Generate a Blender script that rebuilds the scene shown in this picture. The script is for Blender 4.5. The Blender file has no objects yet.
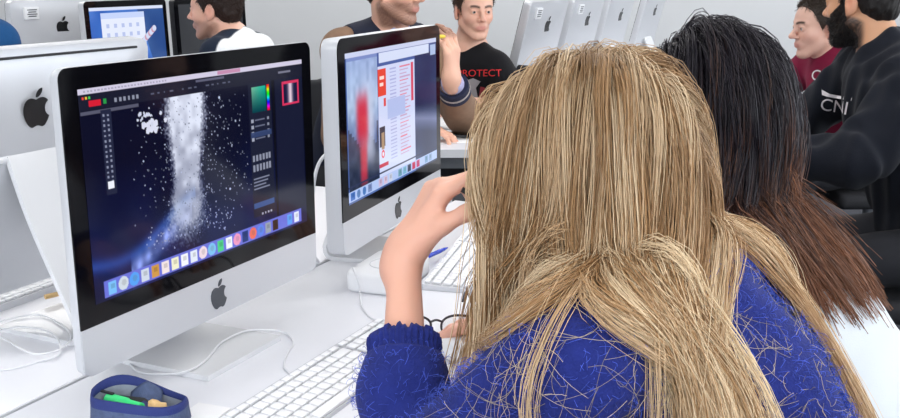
import bpy, bmesh, math, random
import numpy as np
from mathutils import Vector, Matrix
from mathutils.bvhtree import BVHTree
PI = math.pi
random.seed(7)
RNG = np.random.default_rng(11)
SC = bpy.context.scene
COL = SC.collection

# ------------------------------------------------------------------ frame of the place
CAM_Z = 1.28
PITCH = 0.2324
FPX = 988.5
TZ = 0.73                                   # desk top height
YAW = math.radians(25.0)                    # direction of the main desk row
RU = np.array([math.sin(YAW), math.cos(YAW), 0.0])
RN = np.array([math.cos(YAW), -math.sin(YAW), 0.0])


def row(u, n, z=0.0):
    p = RU * u + RN * n
    return np.array([p[0], p[1], z])


def lin(c):
    c = np.asarray(c, float) / 255.0
    return np.where(c <= 0.04045, c / 12.92, ((c + 0.055) / 1.055) ** 2.4)


# ------------------------------------------------------------------ materials
MATS = {}


def mat(name, rgb=(200, 200, 200), rough=0.5, metal=0.0, spec=0.5, emit=None, estr=1.0, coat=0.0,
        noise=0.0, nscale=60.0, bump=0.0, bscale=200.0, alpha=1.0, trans=0.0, attr=None, sheen=0.0, sss=0.0):
    if name in MATS:
        return MATS[name]
    m = bpy.data.materials.new(name)
    m.use_nodes = True
    nt = m.node_tree
    b = nt.nodes['Principled BSDF']
    c = tuple(lin(rgb)) + (1,)
    b.inputs['Base Color'].default_value = c
    b.inputs['Roughness'].default_value = rough
    b.inputs['Metallic'].default_value = metal
    b.inputs['Specular IOR Level'].default_value = spec
    b.inputs['Coat Weight'].default_value = coat
    b.inputs['Transmission Weight'].default_value = trans
    b.inputs['Sheen Weight'].default_value = sheen
    if sss > 0:
        b.inputs['Subsurface Weight'].default_value = sss
        b.inputs['Subsurface Radius'].default_value = (0.012, 0.005, 0.003)
        b.inputs['Subsurface Scale'].default_value = 0.6
    b.inputs['Alpha'].default_value = alpha
    src = None
    if attr:
        a = nt.nodes.new('ShaderNodeAttribute')
        a.attribute_name = attr
        src = a.outputs['Color']
        nt.links.new(src, b.inputs['Base Color'])
    if noise > 0:
        tc = nt.nodes.new('ShaderNodeTexCoord')
        n = nt.nodes.new('ShaderNodeTexNoise')
        n.inputs['Scale'].default_value = nscale
        n.inputs['Detail'].default_value = 5
        nt.links.new(tc.outputs['Object'], n.inputs['Vector'])
        mr = nt.nodes.new('ShaderNodeMapRange')
        mr.inputs['From Min'].default_value = 0.3
        mr.inputs['From Max'].default_value = 0.7
        mr.inputs['To Min'].default_value = 1 - noise
        mr.inputs['To Max'].default_value = 1 + noise
        nt.links.new(n.outputs['Fac'], mr.inputs['Value'])
        mx = nt.nodes.new('ShaderNodeMix')
        mx.data_type = 'RGBA'
        mx.blend_type = 'MULTIPLY'
        mx.inputs['Factor'].default_value = 1
        if src is not None:
            nt.links.new(src, mx.inputs[6])
        else:
            mx.inputs[6].default_value = c
        nt.links.new(mr.outputs['Result'], mx.inputs[7])
        nt.links.new(mx.outputs[2], b.inputs['Base Color'])
    if bump > 0:
        tc = nt.nodes.new('ShaderNodeTexCoord')
        n = nt.nodes.new('ShaderNodeTexNoise')
        n.inputs['Scale'].default_value = bscale
        n.inputs['Detail'].default_value = 4
        nt.links.new(tc.outputs['Object'], n.inputs['Vector'])
        bp = nt.nodes.new('ShaderNodeBump')
        bp.inputs['Strength'].default_value = bump
        bp.inputs['Distance'].default_value = 0.004
        nt.links.new(n.outputs['Fac'], bp.inputs['Height'])
        nt.links.new(bp.outputs['Normal'], b.inputs['Normal'])
    if emit is not None:
        if emit == 'attr':
            a = nt.nodes.new('ShaderNodeAttribute')
            a.attribute_name = 'Col'
            nt.links.new(a.outputs['Color'], b.inputs['Emission Color'])
        else:
            b.inputs['Emission Color'].default_value = tuple(lin(emit)) + (1,)
        b.inputs['Emission Strength'].default_value = estr
    MATS[name] = m
    return m


# ------------------------------------------------------------------ objects
def link(name, me, m=None, parent=None, smooth=False):
    o = bpy.data.objects.new(name, me)
    COL.objects.link(o)
    if parent is not None:
        o.parent = parent
    if m is not None:
        for x in (m if isinstance(m, (list, tuple)) else [m]):
            me.materials.append(x)
    if smooth:
        me.polygons.foreach_set('use_smooth', np.ones(len(me.polygons), bool))
    return o


def np_mesh(name, verts, faces, m=None, parent=None, smooth=True, col=None, cname='Col', off=None, midx=None):
    """verts (N,3), faces (M,k) array or list of tuples"""
    verts = np.asarray(verts, np.float32)
    if off is not None:
        verts = verts - np.asarray(off, np.float32)
    me = bpy.data.meshes.new(name)
    if isinstance(faces, np.ndarray):
        k = faces.shape[1]
        me.vertices.add(len(verts))
        me.vertices.foreach_set('co', verts.ravel())
        me.loops.add(faces.size)
        me.loops.foreach_set('vertex_index', faces.astype(np.int32).ravel())
        me.polygons.add(len(faces))
        me.polygons.foreach_set('loop_start', np.arange(0, faces.size, k, dtype=np.int32))
        me.polygons.foreach_set('loop_total', np.full(len(faces), k, np.int32))
        me.update(calc_edges=True)
    else:
        me.from_pydata([tuple(map(float, v)) for v in verts], [], faces)
    if col is not None:
        a = me.color_attributes.new(cname, 'FLOAT_COLOR', 'POINT')
        c = np.ones((len(verts), 4), np.float32)
        c[:, :3] = col
        a.data.foreach_set('color', c.ravel())
    o = link(name, me, m, parent, smooth)
    if midx is not None:
        me.polygons.foreach_set('material_index', np.asarray(midx, np.int32))
    return o


def tag(o, label=None, cat=None, group=None, kind=None):
    if label: o['label'] = label
    if cat: o['category'] = cat
    if group: o['group'] = group
    if kind: o['kind'] = kind
    return o


def thing(name, label, cat, loc=(0, 0, 0), rz=0.0, group=None):
    o = bpy.data.objects.new(name, None)
    o.empty_display_size = 0.05
    COL.objects.link(o)
    o.location = tuple(map(float, loc))
    o.rotation_euler = (0, 0, rz)
    return tag(o, label, cat, group)


def copy_tree(o, parent=None):
    c = o.copy()
    COL.objects.link(c)
    if parent is not None:
        c.parent = parent
    for ch in list(o.children):
        copy_tree(ch, c)
    return c


class MB:
    """collects shapes into one mesh"""

    def __init__(s):
        s.bm = bmesh.new()

    def _xf(s, vs, M):
        if M is not None:
            bmesh.ops.transform(s.bm, matrix=M, verts=vs)

    def box(s, c, d, M=None, bev=0.0, seg=2):
        r = bmesh.ops.create_cube(s.bm, size=1)
        vs = r['verts']
        bmesh.ops.scale(s.bm, vec=Vector(d), verts=vs)
        bmesh.ops.translate(s.bm, vec=Vector(c), verts=vs)
        if bev > 0:
            es = list({e for v in vs for e in v.link_edges})
            rr = bmesh.ops.bevel(s.bm, geom=es, offset=bev, segments=seg, affect='EDGES', profile=0.5)
            vs = list({v for f in rr['faces'] for v in f.verts} | {v for v in vs if v.is_valid})
            vs = [v for v in vs if v.is_valid]
        s._xf(vs, M)
        return s

    def tube(s, pts, r, seg=10, closed=False, caps=True):
        pts = [Vector(p) for p in pts]
        n = len(pts)
        rs = r if hasattr(r, '__len__') else [r] * n
        prev = None
        rings = []
        for i, p in enumerate(pts):
            a = pts[(i - 1) % n] if (closed or i > 0) else p
            b = pts[(i + 1) % n] if (closed or i < n - 1) else p
            t = (b - a)
            t = t.normalized() if t.length > 1e-9 else Vector((0, 0, 1))
            if prev is None:
                x = t.orthogonal().normalized()
            else:
                x = (prev - t * prev.dot(t))
                x = x.normalized() if x.length > 1e-6 else t.orthogonal().normalized()
            prev = x
            y = t.cross(x)
            rings.append([s.bm.verts.new(p + (x * math.cos(k * 2 * PI / seg) + y * math.sin(k * 2 * PI / seg)) * rs[i]) for k in range(seg)])
        for i in range(n if closed else n - 1):
            A, B = rings[i], rings[(i + 1) % n]
            for k in range(seg):
                s.bm.faces.new((A[k], A[(k + 1) % seg], B[(k + 1) % seg], B[k]))
        if caps and not closed:
            s.bm.faces.new(rings[0][::-1])
            s.bm.faces.new(rings[-1])
        return s

    def lathe(s, prof, c=(0, 0, 0), seg=24, M=None):
        vs = []
        rings = []
        for r, z in prof:
            if r < 1e-6:
                v = s.bm.verts.new((c[0], c[1], c[2] + z)); vs.append(v); rings.append([v])
            else:
                R = [s.bm.verts.new((c[0] + r * math.cos(k * 2 * PI / seg), c[1] + r * math.sin(k * 2 * PI / seg), c[2] + z)) for k in range(seg)]
                vs += R; rings.append(R)
        for A, B in zip(rings, rings[1:]):
            for k in range(seg):
                k2 = (k + 1) % seg
                if len(A) == 1 and len(B) > 1: s.bm.faces.new((A[0], B[k2], B[k]))
                elif len(B) == 1 and len(A) > 1: s.bm.faces.new((A[k], A[k2], B[0]))
                elif len(A) > 1: s.bm.faces.new((A[k], A[k2], B[k2], B[k]))
        s._xf(vs, M)
        return s

    def prism(s, poly, z0, z1, M=None):
        """poly (x,y) outline extruded z0..z1"""
        a = [s.bm.verts.new((x, y, z0)) for x, y in poly]
        b = [s.bm.verts.new((x, y, z1)) for x, y in poly]
        n = len(poly)
        s.bm.faces.new(a[::-1]); s.bm.faces.new(b)
        for i in range(n):
            s.bm.faces.new((a[i], a[(i + 1) % n], b[(i + 1) % n], b[i]))
        s._xf(a + b, M)
        return s

    def ball(s, c, r, seg=16, M=None):
        rr = bmesh.ops.create_uvsphere(s.bm, u_segments=seg, v_segments=max(6, seg // 2), radius=1)
        vs = rr['verts']
        bmesh.ops.scale(s.bm, vec=Vector(r if hasattr(r, '__len__') else (r, r, r)), verts=vs)
        bmesh.ops.translate(s.bm, vec=Vector(c), verts=vs)
        s._xf(vs, M)
        return s

    def build(s, name, m, parent=None, smooth=True, angle=35):
        bmesh.ops.recalc_face_normals(s.bm, faces=s.bm.faces[:])
        me = bpy.data.meshes.new(name)
        s.bm.to_mesh(me)
        s.bm.free()
        o = link(name, me, m, parent, smooth)
        if smooth:
            me.set_sharp_from_angle(angle=math.radians(angle))
        return o


def rrect(w, h, r, seg=6, cx=0, cy=0, corners=(1, 1, 1, 1)):
    """ccw outline, corners order: br, tr, tl, bl"""
    out = []
    for i, (sx, sy, a0) in enumerate(((1, -1, -PI / 2), (1, 1, 0), (-1, 1, PI / 2), (-1, -1, PI))):
        rr = r if corners[i] else 0.0
        x0, y0 = cx + sx * (w / 2 - rr), cy + sy * (h / 2 - rr)
        if rr == 0:
            out.append((x0, y0)); continue
        for k in range(seg + 1):
            a = a0 + k / seg * PI / 2
            out.append((x0 + rr * math.cos(a), y0 + rr * math.sin(a)))
    return out


def spline(pts, n=12):
    pts = [np.asarray(p, float) for p in pts]
    P = [2 * pts[0] - pts[1]] + pts + [2 * pts[-1] - pts[-2]]
    out = []
    for i in range(1, len(P) - 2):
        p0, p1, p2, p3 = P[i - 1:i + 3]
        for k in range(n):
            t = k / n
            out.append(0.5 * ((2 * p1) + (-p0 + p2) * t + (2 * p0 - 5 * p1 + 4 * p2 - p3) * t * t + (-p0 + 3 * p1 - 3 * p2 + p3) * t ** 3))
    out.append(pts[-1])
    return [tuple(p) for p in out]


def text_mesh(s, size, extrude=0.0008):
    cu = bpy.data.curves.new('t', 'FONT')
    cu.body = s
    cu.size = size
    cu.extrude = extrude
    cu.align_x = 'CENTER'
    cu.align_y = 'CENTER'
    o = bpy.data.objects.new('t', cu)
    COL.objects.link(o)
    dg = bpy.context.evaluated_depsgraph_get()
    me = bpy.data.meshes.new_from_object(o.evaluated_get(dg))
    bpy.data.objects.remove(o)
    bpy.data.curves.remove(cu)
    return me


# ------------------------------------------------------------------ common materials
M_alu = mat('aluminium', (206, 208, 213), rough=0.38, metal=0.35)
M_alu_dark = mat('aluminium_shaded', (176, 180, 186), rough=0.4, metal=0.45)
M_foot = mat('aluminium_satin', (232, 233, 236), rough=.25, metal=.15)
M_white = mat('white_plastic', (236, 237, 240), rough=0.35)
M_glass_black = mat('black_glass', (7, 7, 11), rough=0.06, spec=0.22)
M_screen = mat('screen', (5, 5, 9), rough=0.10, spec=.25, emit='attr', estr=1.0)
M_logo = mat('logo_black', (14, 14, 17), rough=0.25)
M_logo_grey = mat('logo_grey', (66, 70, 78), rough=0.3)
M_dark = mat('dark_slot', (32, 33, 36), rough=0.6)
M_desk = mat('desk_laminate', (233, 234, 240), rough=0.32, noise=0.012, nscale=9)
M_edge = mat('desk_edge', (205, 207, 212), rough=0.5)
M_leg = mat('desk_leg_metal', (120, 124, 130), rough=0.4, metal=0.6)
M_key = mat('key_white', (243, 244, 247), rough=0.4)
M_cable = mat('cable_white', (228, 229, 233), rough=0.45)
EXPOSURE = 0.08
L_RIGHT, L_FRONT, L_CEIL = 70, 45, 22
PEOPLE = ('P0', 'P1', 'P3', 'P4', 'P5', 'P6', 'P7', 'P8')
NOHAIR = False
# ================================================================== room shell
RX0, RX1, RY0, RY1, RH = -5.2, 5.6, -2.6, 8.6, 2.95
M_wall = mat('wall_paint', (214, 216, 219), rough=0.9, noise=0.015, nscale=1.5, bump=0.05, bscale=120)
M_floor = mat('floor_carpet', (46, 48, 56), rough=0.95, noise=0.25, nscale=90, bump=0.3, bscale=300)
M_ceil = mat('ceiling_paint', (236, 236, 236), rough=0.95)
M_trim = mat('trim_paint', (190, 192, 196), rough=0.6)
M_frame = mat('window_frame_paint', (228, 229, 230), rough=0.4)


def structure(o):
    o['kind'] = 'structure'
    return o


def wall_box(name, c, d, m):
    return structure(MB().box(c, d).build(name, m, smooth=False))


wx, wy = (RX0 + RX1) / 2, (RY0 + RY1) / 2
wall_box('floor', (wx, wy, -0.05), (RX1 - RX0 + .4, RY1 - RY0 + .4, 0.1), M_floor)
wall_box('ceiling', (wx, wy, RH + 0.05), (RX1 - RX0 + .4, RY1 - RY0 + .4, 0.1), M_ceil)
wall_box('wall_back', (wx, RY1 + .1, RH / 2), (RX1 - RX0 + .4, .2, RH), M_wall)
wall_box('wall_left', (RX0 - .1, wy, RH / 2), (.2, RY1 - RY0, RH), M_wall)
wall_box('baseboard_back', (wx, RY1 - .008, .05), (RX1 - RX0 - .04, .016, .1), M_trim)
wall_box('baseboard_left', (RX0 + .008, wy, .05), (.016, RY1 - RY0 - .04, .1), M_trim)


def windowed_wall(name, axis, fixed, a0, a1, wins, z0, z1, wi):
    """wall with real openings; axis 'x': runs along x at y=fixed; 'y': runs along y at x=fixed"""
    mb = MB()

    def seg(b0, b1, lo, hi):
        if axis == 'x':
            mb.box(((b0 + b1) / 2, fixed, (lo + hi) / 2), (b1 - b0, .2, hi - lo))
        else:
            mb.box((fixed, (b0 + b1) / 2, (lo + hi) / 2), (.2, b1 - b0, hi - lo))
    cur = a0
    for (w0, w1) in wins:
        seg(cur, w0, 0, RH)
        seg(w0, w1, 0, z0)
        seg(w0, w1, z1, RH)
        cur = w1
    seg(cur, a1, 0, RH)
    structure(mb.build(name, M_wall, smooth=False))
    gm = mat('window_glass', (245, 250, 255), rough=0.0, trans=1.0, alpha=0.12)
    for (w0, w1) in wins:
        wi[0] += 1
        f = MB()
        c = (w0 + w1) / 2

        def bar(p0, p1, lo, hi):
            if axis == 'x':
                f.box(((p0 + p1) / 2, fixed, (lo + hi) / 2), (p1 - p0, .07, hi - lo))
            else:
                f.box((fixed, (p0 + p1) / 2, (lo + hi) / 2), (.07, p1 - p0, hi - lo))
        bar(w0, w0 + .05, z0, z1); bar(w1 - .05, w1, z0, z1); bar(c - .025, c + .025, z0, z1)
        bar(w0 + .05, c - .025, z0, z0 + .05); bar(c + .025, w1 - .05, z0, z0 + .05)
        bar(w0 + .05, c - .025, z1 - .05, z1); bar(c + .025, w1 - .05, z1 - .05, z1)
        fr = structure(f.build('window_%d' % wi[0], M_frame, smooth=False))
        g = MB()
        if axis == 'x':
            g.box((c, fixed, (z0 + z1) / 2), (w1 - w0 - .1, .006, z1 - z0 - .1))
        else:
            g.box((fixed, c, (z0 + z1) / 2), (.006, w1 - w0 - .1, z1 - z0 - .1))
        g.build('pane', gm, fr, smooth=False)


_wi = [0]
windowed_wall('wall_right', 'y', RX1 + .1, RY0, RY1, [(-1.9, .5), (.9, 3.3), (3.7, 6.1)], .9, 2.6, _wi)
windowed_wall('wall_front', 'x', RY0 - .1, RX0, RX1, [(-3.6, -1.2), (-.8, 1.6), (2.0, 4.4)], .9, 2.6, _wi)


def area(name, loc, target, sx, sy, power, color):
    l = bpy.data.lights.new(name, 'AREA')
    l.shape = 'RECTANGLE'
    l.size, l.size_y = sx, sy
    l.energy = power
    l.color = color
    o = bpy.data.objects.new(name, l)
    COL.objects.link(o)
    o.location = loc
    d = Vector(target) - Vector(loc)
    o.rotation_euler = d.to_track_quat('-Z', 'Y').to_euler()
    return o


DAY = (0.90, 0.95, 1.0)
for i, y in enumerate((-.7, 2.1, 4.9)):
    area('daylight_right', (RX1 - .03, y, 1.75), (RX1 - 3, y, 1.45), 2.3, 1.6, L_RIGHT, DAY)
for i, x in enumerate((-2.4, .4, 3.2)):
    area('daylight_front', (x, RY0 + .03, 1.75), (x, RY0 + 3, 1.45), 2.3, 1.6, L_FRONT, DAY)
# ceiling luminaires
for x in (-3.0, 0.0, 3.0):
    for y in (-.6, 2.2, 5.0, 7.4):
        t = thing('ceiling_light', 'white recessed ceiling light panel overhead', 'ceiling light', (x, y, RH - .06), group='ceiling light panels')
        mb = MB()
        for sx in (-1, 1):
            mb.box((sx * .62, 0, .03), (.04, .64, .06))
        for sy in (-1, 1):
            mb.box((0, sy * .3, .03), (1.2, .04, .06))
        mb.build('frame', M_frame, t, smooth=False)
        MB().box((0, 0, .035), (1.2, .56, .02)).build('diffuser', mat('lamp_diffuser', (250, 250, 250), emit=(255, 252, 246), estr=2.0), t, smooth=False)
        area('ceiling_lamp', (x, y, RH - .075), (x, y, 0), 1.15, .54, L_CEIL, (1.0, 0.985, 0.96))

# ================================================================== sky seen through the windows
w = bpy.data.worlds.new('World')
SC.world = w
w.use_nodes = True
bg = w.node_tree.nodes['Background']
sky = w.node_tree.nodes.new('ShaderNodeTexSky')
sky.sky_type = 'HOSEK_WILKIE'
sky.turbidity = 5
sky.sun_direction = (0.2, -0.6, 0.75)
w.node_tree.links.new(sky.outputs[0], bg.inputs[0])
bg.inputs[1].default_value = 1.0

# ================================================================== camera
cd = bpy.data.cameras.new('camera')
cam = bpy.data.objects.new('camera', cd)
COL.objects.link(cam)
cd.sensor_width = 36
cd.sensor_fit = 'HORIZONTAL'
cd.lens = FPX / 900 * 36
cd.clip_start = .02
cam.location = (0, 0, CAM_Z)
cam.rotation_euler = (PI / 2 - PITCH, 0, 0)
SC.camera = cam
SC.view_settings.view_transform = 'Standard'
SC.view_settings.look = 'None'
SC.view_settings.gamma = 1
SC.view_settings.use_curve_mapping = False
SC.view_settings.exposure = EXPOSURE
SC.cycles.use_denoising = True
SC.cycles.max_bounces = 8
SC.cycles.transparent_max_bounces = 16
SC.cycles.caustics_reflective = False
SC.cycles.caustics_refractive = False
# ================================================================== desks
def desk(name, label, u0, u1, n0, n1, group=None, frame=None, legs=True, modesty=False):
    """desk along a row frame: u0..u1 length, n0..n1 depth"""
    o, rz = frame
    t = thing(name, label, 'desk', (o[0], o[1], 0), rz, group)
    L, D = u1 - u0, n1 - n0
    cu, cn = (u0 + u1) / 2, (n0 + n1) / 2
    # local x = along the row, local y = away from the sitter (= -n)
    MB().box((cu, -cn, TZ - .014), (L - .002, D - .002, .028), bev=.002).build('tabletop', [M_desk], t)
    MB().box((cu, -n1 - .0005, TZ - .0145), (L - .004, .003, .0265)).build('edge_band', M_edge, t, smooth=False)
    ins = .06
    for sx in (u0 + ins, u1 - ins):
        for sy in (-n0 - ins, -n1 + ins):
            MB().box((sx, sy, (TZ - .028) / 2 + .004), (.045, .045, TZ - .036), bev=.003).build('leg', M_leg, t)
    for yy in (-n0 - ins, -n1 + ins):
        MB().box((cu, yy, TZ - .05), (L - 2 * ins - .045, .03, .044)).build('rail', M_leg, t, smooth=False)
    if modesty:
        MB().box((cu, -n0 - ins - .03, .45), (L - .2, .018, .42)).build('modesty_panel', mat('panel_dark', (38, 40, 48), rough=.6), t, smooth=False)
    return t


RZ = PI / 2 - YAW
ORI = (np.array([0.0, 0.0, 0.0]), RZ)
desk('computer_desk', 'long white desk in the foreground under the large front computer and pencil case', -.25, 2.2, -1.013, -.30, frame=ORI)
desk('computer_desk', 'white desk behind the seam, carrying the computer seen from behind at far left', -.25, 2.2, -1.74, -1.021, frame=ORI)
# the desk across the room with the two men: edge almost square to the view
desk('computer_desk', 'white desk with papers where the man in the black printed shirt sits', -.05, .52, -.80, 0, frame=(np.array([-.08, 3.165, 0]), 0.0))
desk('computer_desk', 'white desk at back left under the lit computer and the man in profile', 1.7, 4.3, -3.75, -2.85, frame=ORI)
desk('computer_desk', 'white desk at back right under the row of computers seen from behind', 4.36, 7.3, -1.98, -1.26, frame=ORI)
desk('computer_desk', 'white desk at right where the men in maroon and black sweaters sit', 2.7, 4.4, -.80, -.42, frame=ORI)

# ================================================================== the logo outline
def logo_outline():
    def bez(p0, cmds):
        out = [np.array(p0, float)]
        cur = np.array(p0, float)
        for c in cmds:
            a, b, d = (cur + np.array(c[i:i + 2]) for i in (0, 2, 4))
            for k in range(1, 7):
                t = k / 6
                out.append((1 - t) ** 3 * cur + 3 * (1 - t) ** 2 * t * a + 3 * (1 - t) * t * t * b + t ** 3 * d)
            cur = d
        return out[:-1]
    body = bez((12.152, 6.896), [(-.948, 0, -2.415, -1.078, -3.96, -1.04), (-2.04, .027, -3.91, 1.183, -4.961, 3.014),
                                 (-2.117, 3.675, -.546, 9.103, 1.519, 12.09), (1.013, 1.454, 2.208, 3.09, 3.792, 3.039),
                                 (1.52, -.065, 2.09, -.987, 3.935, -.987), (1.831, 0, 2.35, .987, 3.96, .948),
                                 (1.637, -.026, 2.676, -1.48, 3.676, -2.948), (1.156, -1.688, 1.636, -3.325, 1.662, -3.415),
                                 (-.039, -.013, -3.182, -1.221, -3.22, -4.857), (-.026, -3.04, 2.48, -4.494, 2.597, -4.559),
                                 (-1.429, -2.09, -3.623, -2.324, -4.39, -2.376), (-2.0, -.156, -3.675, 1.09, -4.61, 1.09)])
    leaf = bez((15.53, 3.83), [(.843, -1.012, 1.4, -2.427, 1.245, -3.83), (-1.207, .052, -2.662, .805, -3.532, 1.818),
                               (-.78, .896, -1.454, 2.338, -1.273, 3.714), (1.338, .104, 2.715, -.688, 3.559, -1.701)])
    f = lambda P: [((p[0] - 12) / 24, (12 - p[1]) / 24) for p in P]
    return f(body), f(leaf)


LOGO = logo_outline()


def logo(parent, h, cx, cz, y, front, m, T):
    mb = MB()
    for poly in LOGO:
        s = 1 if front else -1
        q = [(cx + s * a * h, b * h) for a, b in poly]
        M = Matrix.Translation((0, y, cz)) @ Matrix.Rotation(PI / 2, 4, 'X')
        mb.prism(q, -.0006, .0006, T @ M)
    mb.build('logo', m, parent)


# ================================================================== screens (what the displays show; they emit)
NX, NY = 460, 258


def new_screen(rgb):
    return np.ones((NY, NX, 3)) * np.array(rgb, float)


SV, SU = np.meshgrid((np.arange(NY) + .5) / NY, (np.arange(NX) + .5) / NX, indexing='ij')


def rect(a, u0, v0, u1, v1, c, al=1.0):
    m = (SU >= u0) & (SU <= u1) & (SV >= v0) & (SV <= v1)
    a[m] = a[m] * (1 - al) + np.array(c, float) * al


def disc(a, u, v, r, c):
    m = ((SU - u) * 1.78) ** 2 + (SV - v) ** 2 < r * r
    a[m] = c


def blur_noise(seed, n, sh=(NY, NX)):
    r = np.random.default_rng(seed)
    g = r.random((n, int(n * 1.78) + 1))
    yi = np.linspace(0, g.shape[0] - 1.001, sh[0]); xi = np.linspace(0, g.shape[1] - 1.001, sh[1])
    y0, x0 = yi.astype(int), xi.astype(int)
    fy, fx = (yi - y0)[:, None], (xi - x0)[None]
    fy, fx = fy * fy * (3 - 2 * fy), fx * fx * (3 - 2 * fx)
    A = g[np.ix_(y0, x0)]; B = g[np.ix_(y0, x0 + 1)]; C = g[np.ix_(y0 + 1, x0)]; D = g[np.ix_(y0 + 1, x0 + 1)]
    return (A * (1 - fx) + B * fx) * (1 - fy) + (C * (1 - fx) + D * fx) * fy


def dock(a, v0, v1, u0, u1, base, icons):
    rect(a, u0, v0, u1, v1, base)
    n = len(icons)
    du = (u1 - u0) / (n + .4)
    for i, c in enumerate(icons):
        if c is None: continue
        u = u0 + du * (i + .7)
        kind, col = c
        vm = (v0 + v1) / 2
        if kind == 'o':
            disc(a, u, vm, (v1 - v0) * .42, col)
            disc(a, u + .002, vm - .004, (v1 - v0) * .2, np.clip(np.array(col) * .8 + 20, 0, 255))
        else:
            rect(a, u - du * .36, v0 + .008, u + du * .36, v1 - .008, col)
            rect(a, u - du * .14, vm - .018, u + du * .22, vm + .006, np.clip(np.array(col) * .86, 0, 255))


def paint_editor():
    a = new_screen((7, 9, 34))
    n1, n2, n3 = blur_noise(1, 6), blur_noise(2, 30), blur_noise(3, 110)
    # blue swirl of the lower backdrop
    low = np.clip((SV - .35) / .6, 0, 1)
    a += (low * (0.35 + n1))[..., None] * np.array([5, 16, 42])
    sw = np.exp(-((SV - .80 + .35 * (SU - .05) - .06 * np.sin(SU * 11)) / .035) ** 2) * (SU < .42)
    a += sw[..., None] * np.array([20, 40, 70])
    # falling powder
    cx = .405 - .03 * SV - .02 * np.maximum(0, SV - .5)
    wd = .070 + .012 * np.sin(SV * 9) + .10 * np.maximum(0, SV - .55)
    core = np.exp(-(np.abs(SU - cx) / wd) ** 2.6)
    core = core * np.clip(1.1 - .2 * SV - 2.6 * np.maximum(0, SV - .60), 0, 1)
    grain = np.clip(.55 + 1.0 * (n2 - .5) + .9 * (n3 - .5), 0, 1.4)
    edge = np.clip(core * 2.2 - 1.1 * n3 * (1 - core), 0, 1)
    n4 = blur_noise(31, 14)
    pw = np.clip(edge * (.90 + .22 * (n2 - .5) + .30 * (n4 - .5) * np.clip(SV * 2.2, .3, 1)) * np.clip(1.22 - .75 * SV, .2, 1.06), 0, 1)
    a = a * (1 - pw[..., None]) + pw[..., None] * np.array([222, 228, 246])
    # tail sweeping to lower left
    tl = np.exp(-((SV - (.93 - .85 * (SU - .12))) / .05) ** 2) * ((SU > .14) & (SU < .40))
    a += (tl * (.5 + n2) * (1 - pw) * np.clip((SV - .5) * 4, 0, 1))[..., None] * np.array([96, 104, 128])
    # spatter
    r = np.random.default_rng(5)
    for _ in range(520):
        u, v = r.normal(.45, .14), r.uniform(.12, .82)
        s = r.uniform(.0022, .0045) * (1.6 if r.random() < .06 else 1)
        if .15 < u < .69: disc(a, u, v, s, np.array([190, 200, 230]) * r.uniform(.5, 1))
    for _ in range(26):
        disc(a, r.normal(.265, .018), r.normal(.225, .016), r.uniform(.006, .016), (215, 218, 236))
    for _ in range(18):
        disc(a, r.normal(.235, .03), r.normal(.17, .02), r.uniform(.004, .010), (205, 210, 230))
    for _ in range(60):
        disc(a, r.uniform(.2, .6), r.normal(.80, .03), r.uniform(.002, .006), (150, 160, 200))
    # frame of the program
    rect(a, 0, .028, 1, .102, (24, 26, 44))
    rect(a, .005, .104, .21, .122, (150, 150, 165), .55)
    rect(a, .0, 0, 1, .028, (206, 200, 222))
    rect(a, .55, .004, .66, .024, (190, 110, 150), .7)
    for k in range(30):
        u = .02 + k * .012
        rect(a, u, .010, u + .007, .018, (120, 116, 140), .5 if k < 26 else 0)
    for k, c in enumerate(((230, 70, 60), (240, 190, 60), (70, 200, 90))):
        disc(a, .016 + k * .011, .045, .007, c)
    rect(a, .035, .058, .075, .085, (210, 28, 50))
    rect(a, .085, .060, .095, .083, (40, 150, 70))
    for k in range(6): rect(a, .125 + k * .016, .062, .133 + k * .016, .082, (190, 195, 215), .7)
    for k in range(14): rect(a, .26 + k * .026, .066, .274 + k * .026 - .004 * (k % 3), .074, (130, 135, 160), .6 if k not in (4, 8) else 0)
    rect(a, .45, .034, .58, .046, (140, 140, 165), .6)
    # tool column
    rect(a, .072, .108, .108, .505, (34, 38, 62))
    for k in range(14):
        for j in range(2):
            rect(a, .078 + j * .016, .127 + k * .024 + .003 * ((k + j) % 2), .085 + j * .016, .138 + k * .024, (180, 186, 212), .7)
    rect(a, .078, .44, .100, .475, (235, 238, 248))
    # panels on the right
    rect(a, .695, .098, .815, .86, (26, 30, 50))
    rect(a, .84, .098, .995, .90, (20, 24, 48))
    rect(a, .822, .098, .834, .90, (8, 9, 20))
    m = (SU >= .712) & (SU <= .787) & (SV >= .122) & (SV <= .262)
    fu, fv = (SU - .712) / .075, (SV - .122) / .14
    tc = np.stack([120 * (1 - fu) * (1 - fv), 60 + 120 * (1 - fv), 70 + 80 * (1 - fv)], -1)
    a[m] = tc[m]
    hue = (SV - .118) / .147
    m = (SU >= .793) & (SU <= .807) & (SV >= .118) & (SV <= .265)
    rb = np.stack([np.clip(np.abs(((hue * 6 + s) % 6) - 3) - 1, 0, 1) for s in (0, 4, 2)], -1) * 230
    a[m] = rb[m]
    for k in range(4):
        rect(a, .705, .30 + k * .035, .718, .316 + k * .035, (190, 195, 215), .8)
        rect(a, .725, .302 + k * .035, .775, .310 + k * .035, (120, 125, 150), .8)
        rect(a, .79, .30 + k * .035, .80, .314 + k * .035, (180, 185, 205), .7)
    rect(a, .70, .372, .81, .402, (52, 68, 110), .9)
    for k in range(2):
        for j in range(6): rect(a, .705 + j * .017, .505 + k * .055, .716 + j * .017, .54 + k * .055, (175, 180, 200), .75)
    for k in range(4): rect(a, .705, .635 + k * .02, .79 - .01 * (k % 3), .643 + k * .02, (150, 155, 180), .8)
    rect(a, .70, .78, .81, .81, (58, 90, 150), .9)
    for k in range(4): rect(a, .74 + k * .016, .845, .748 + k * .016, .855, (190, 190, 210), .9)
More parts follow.
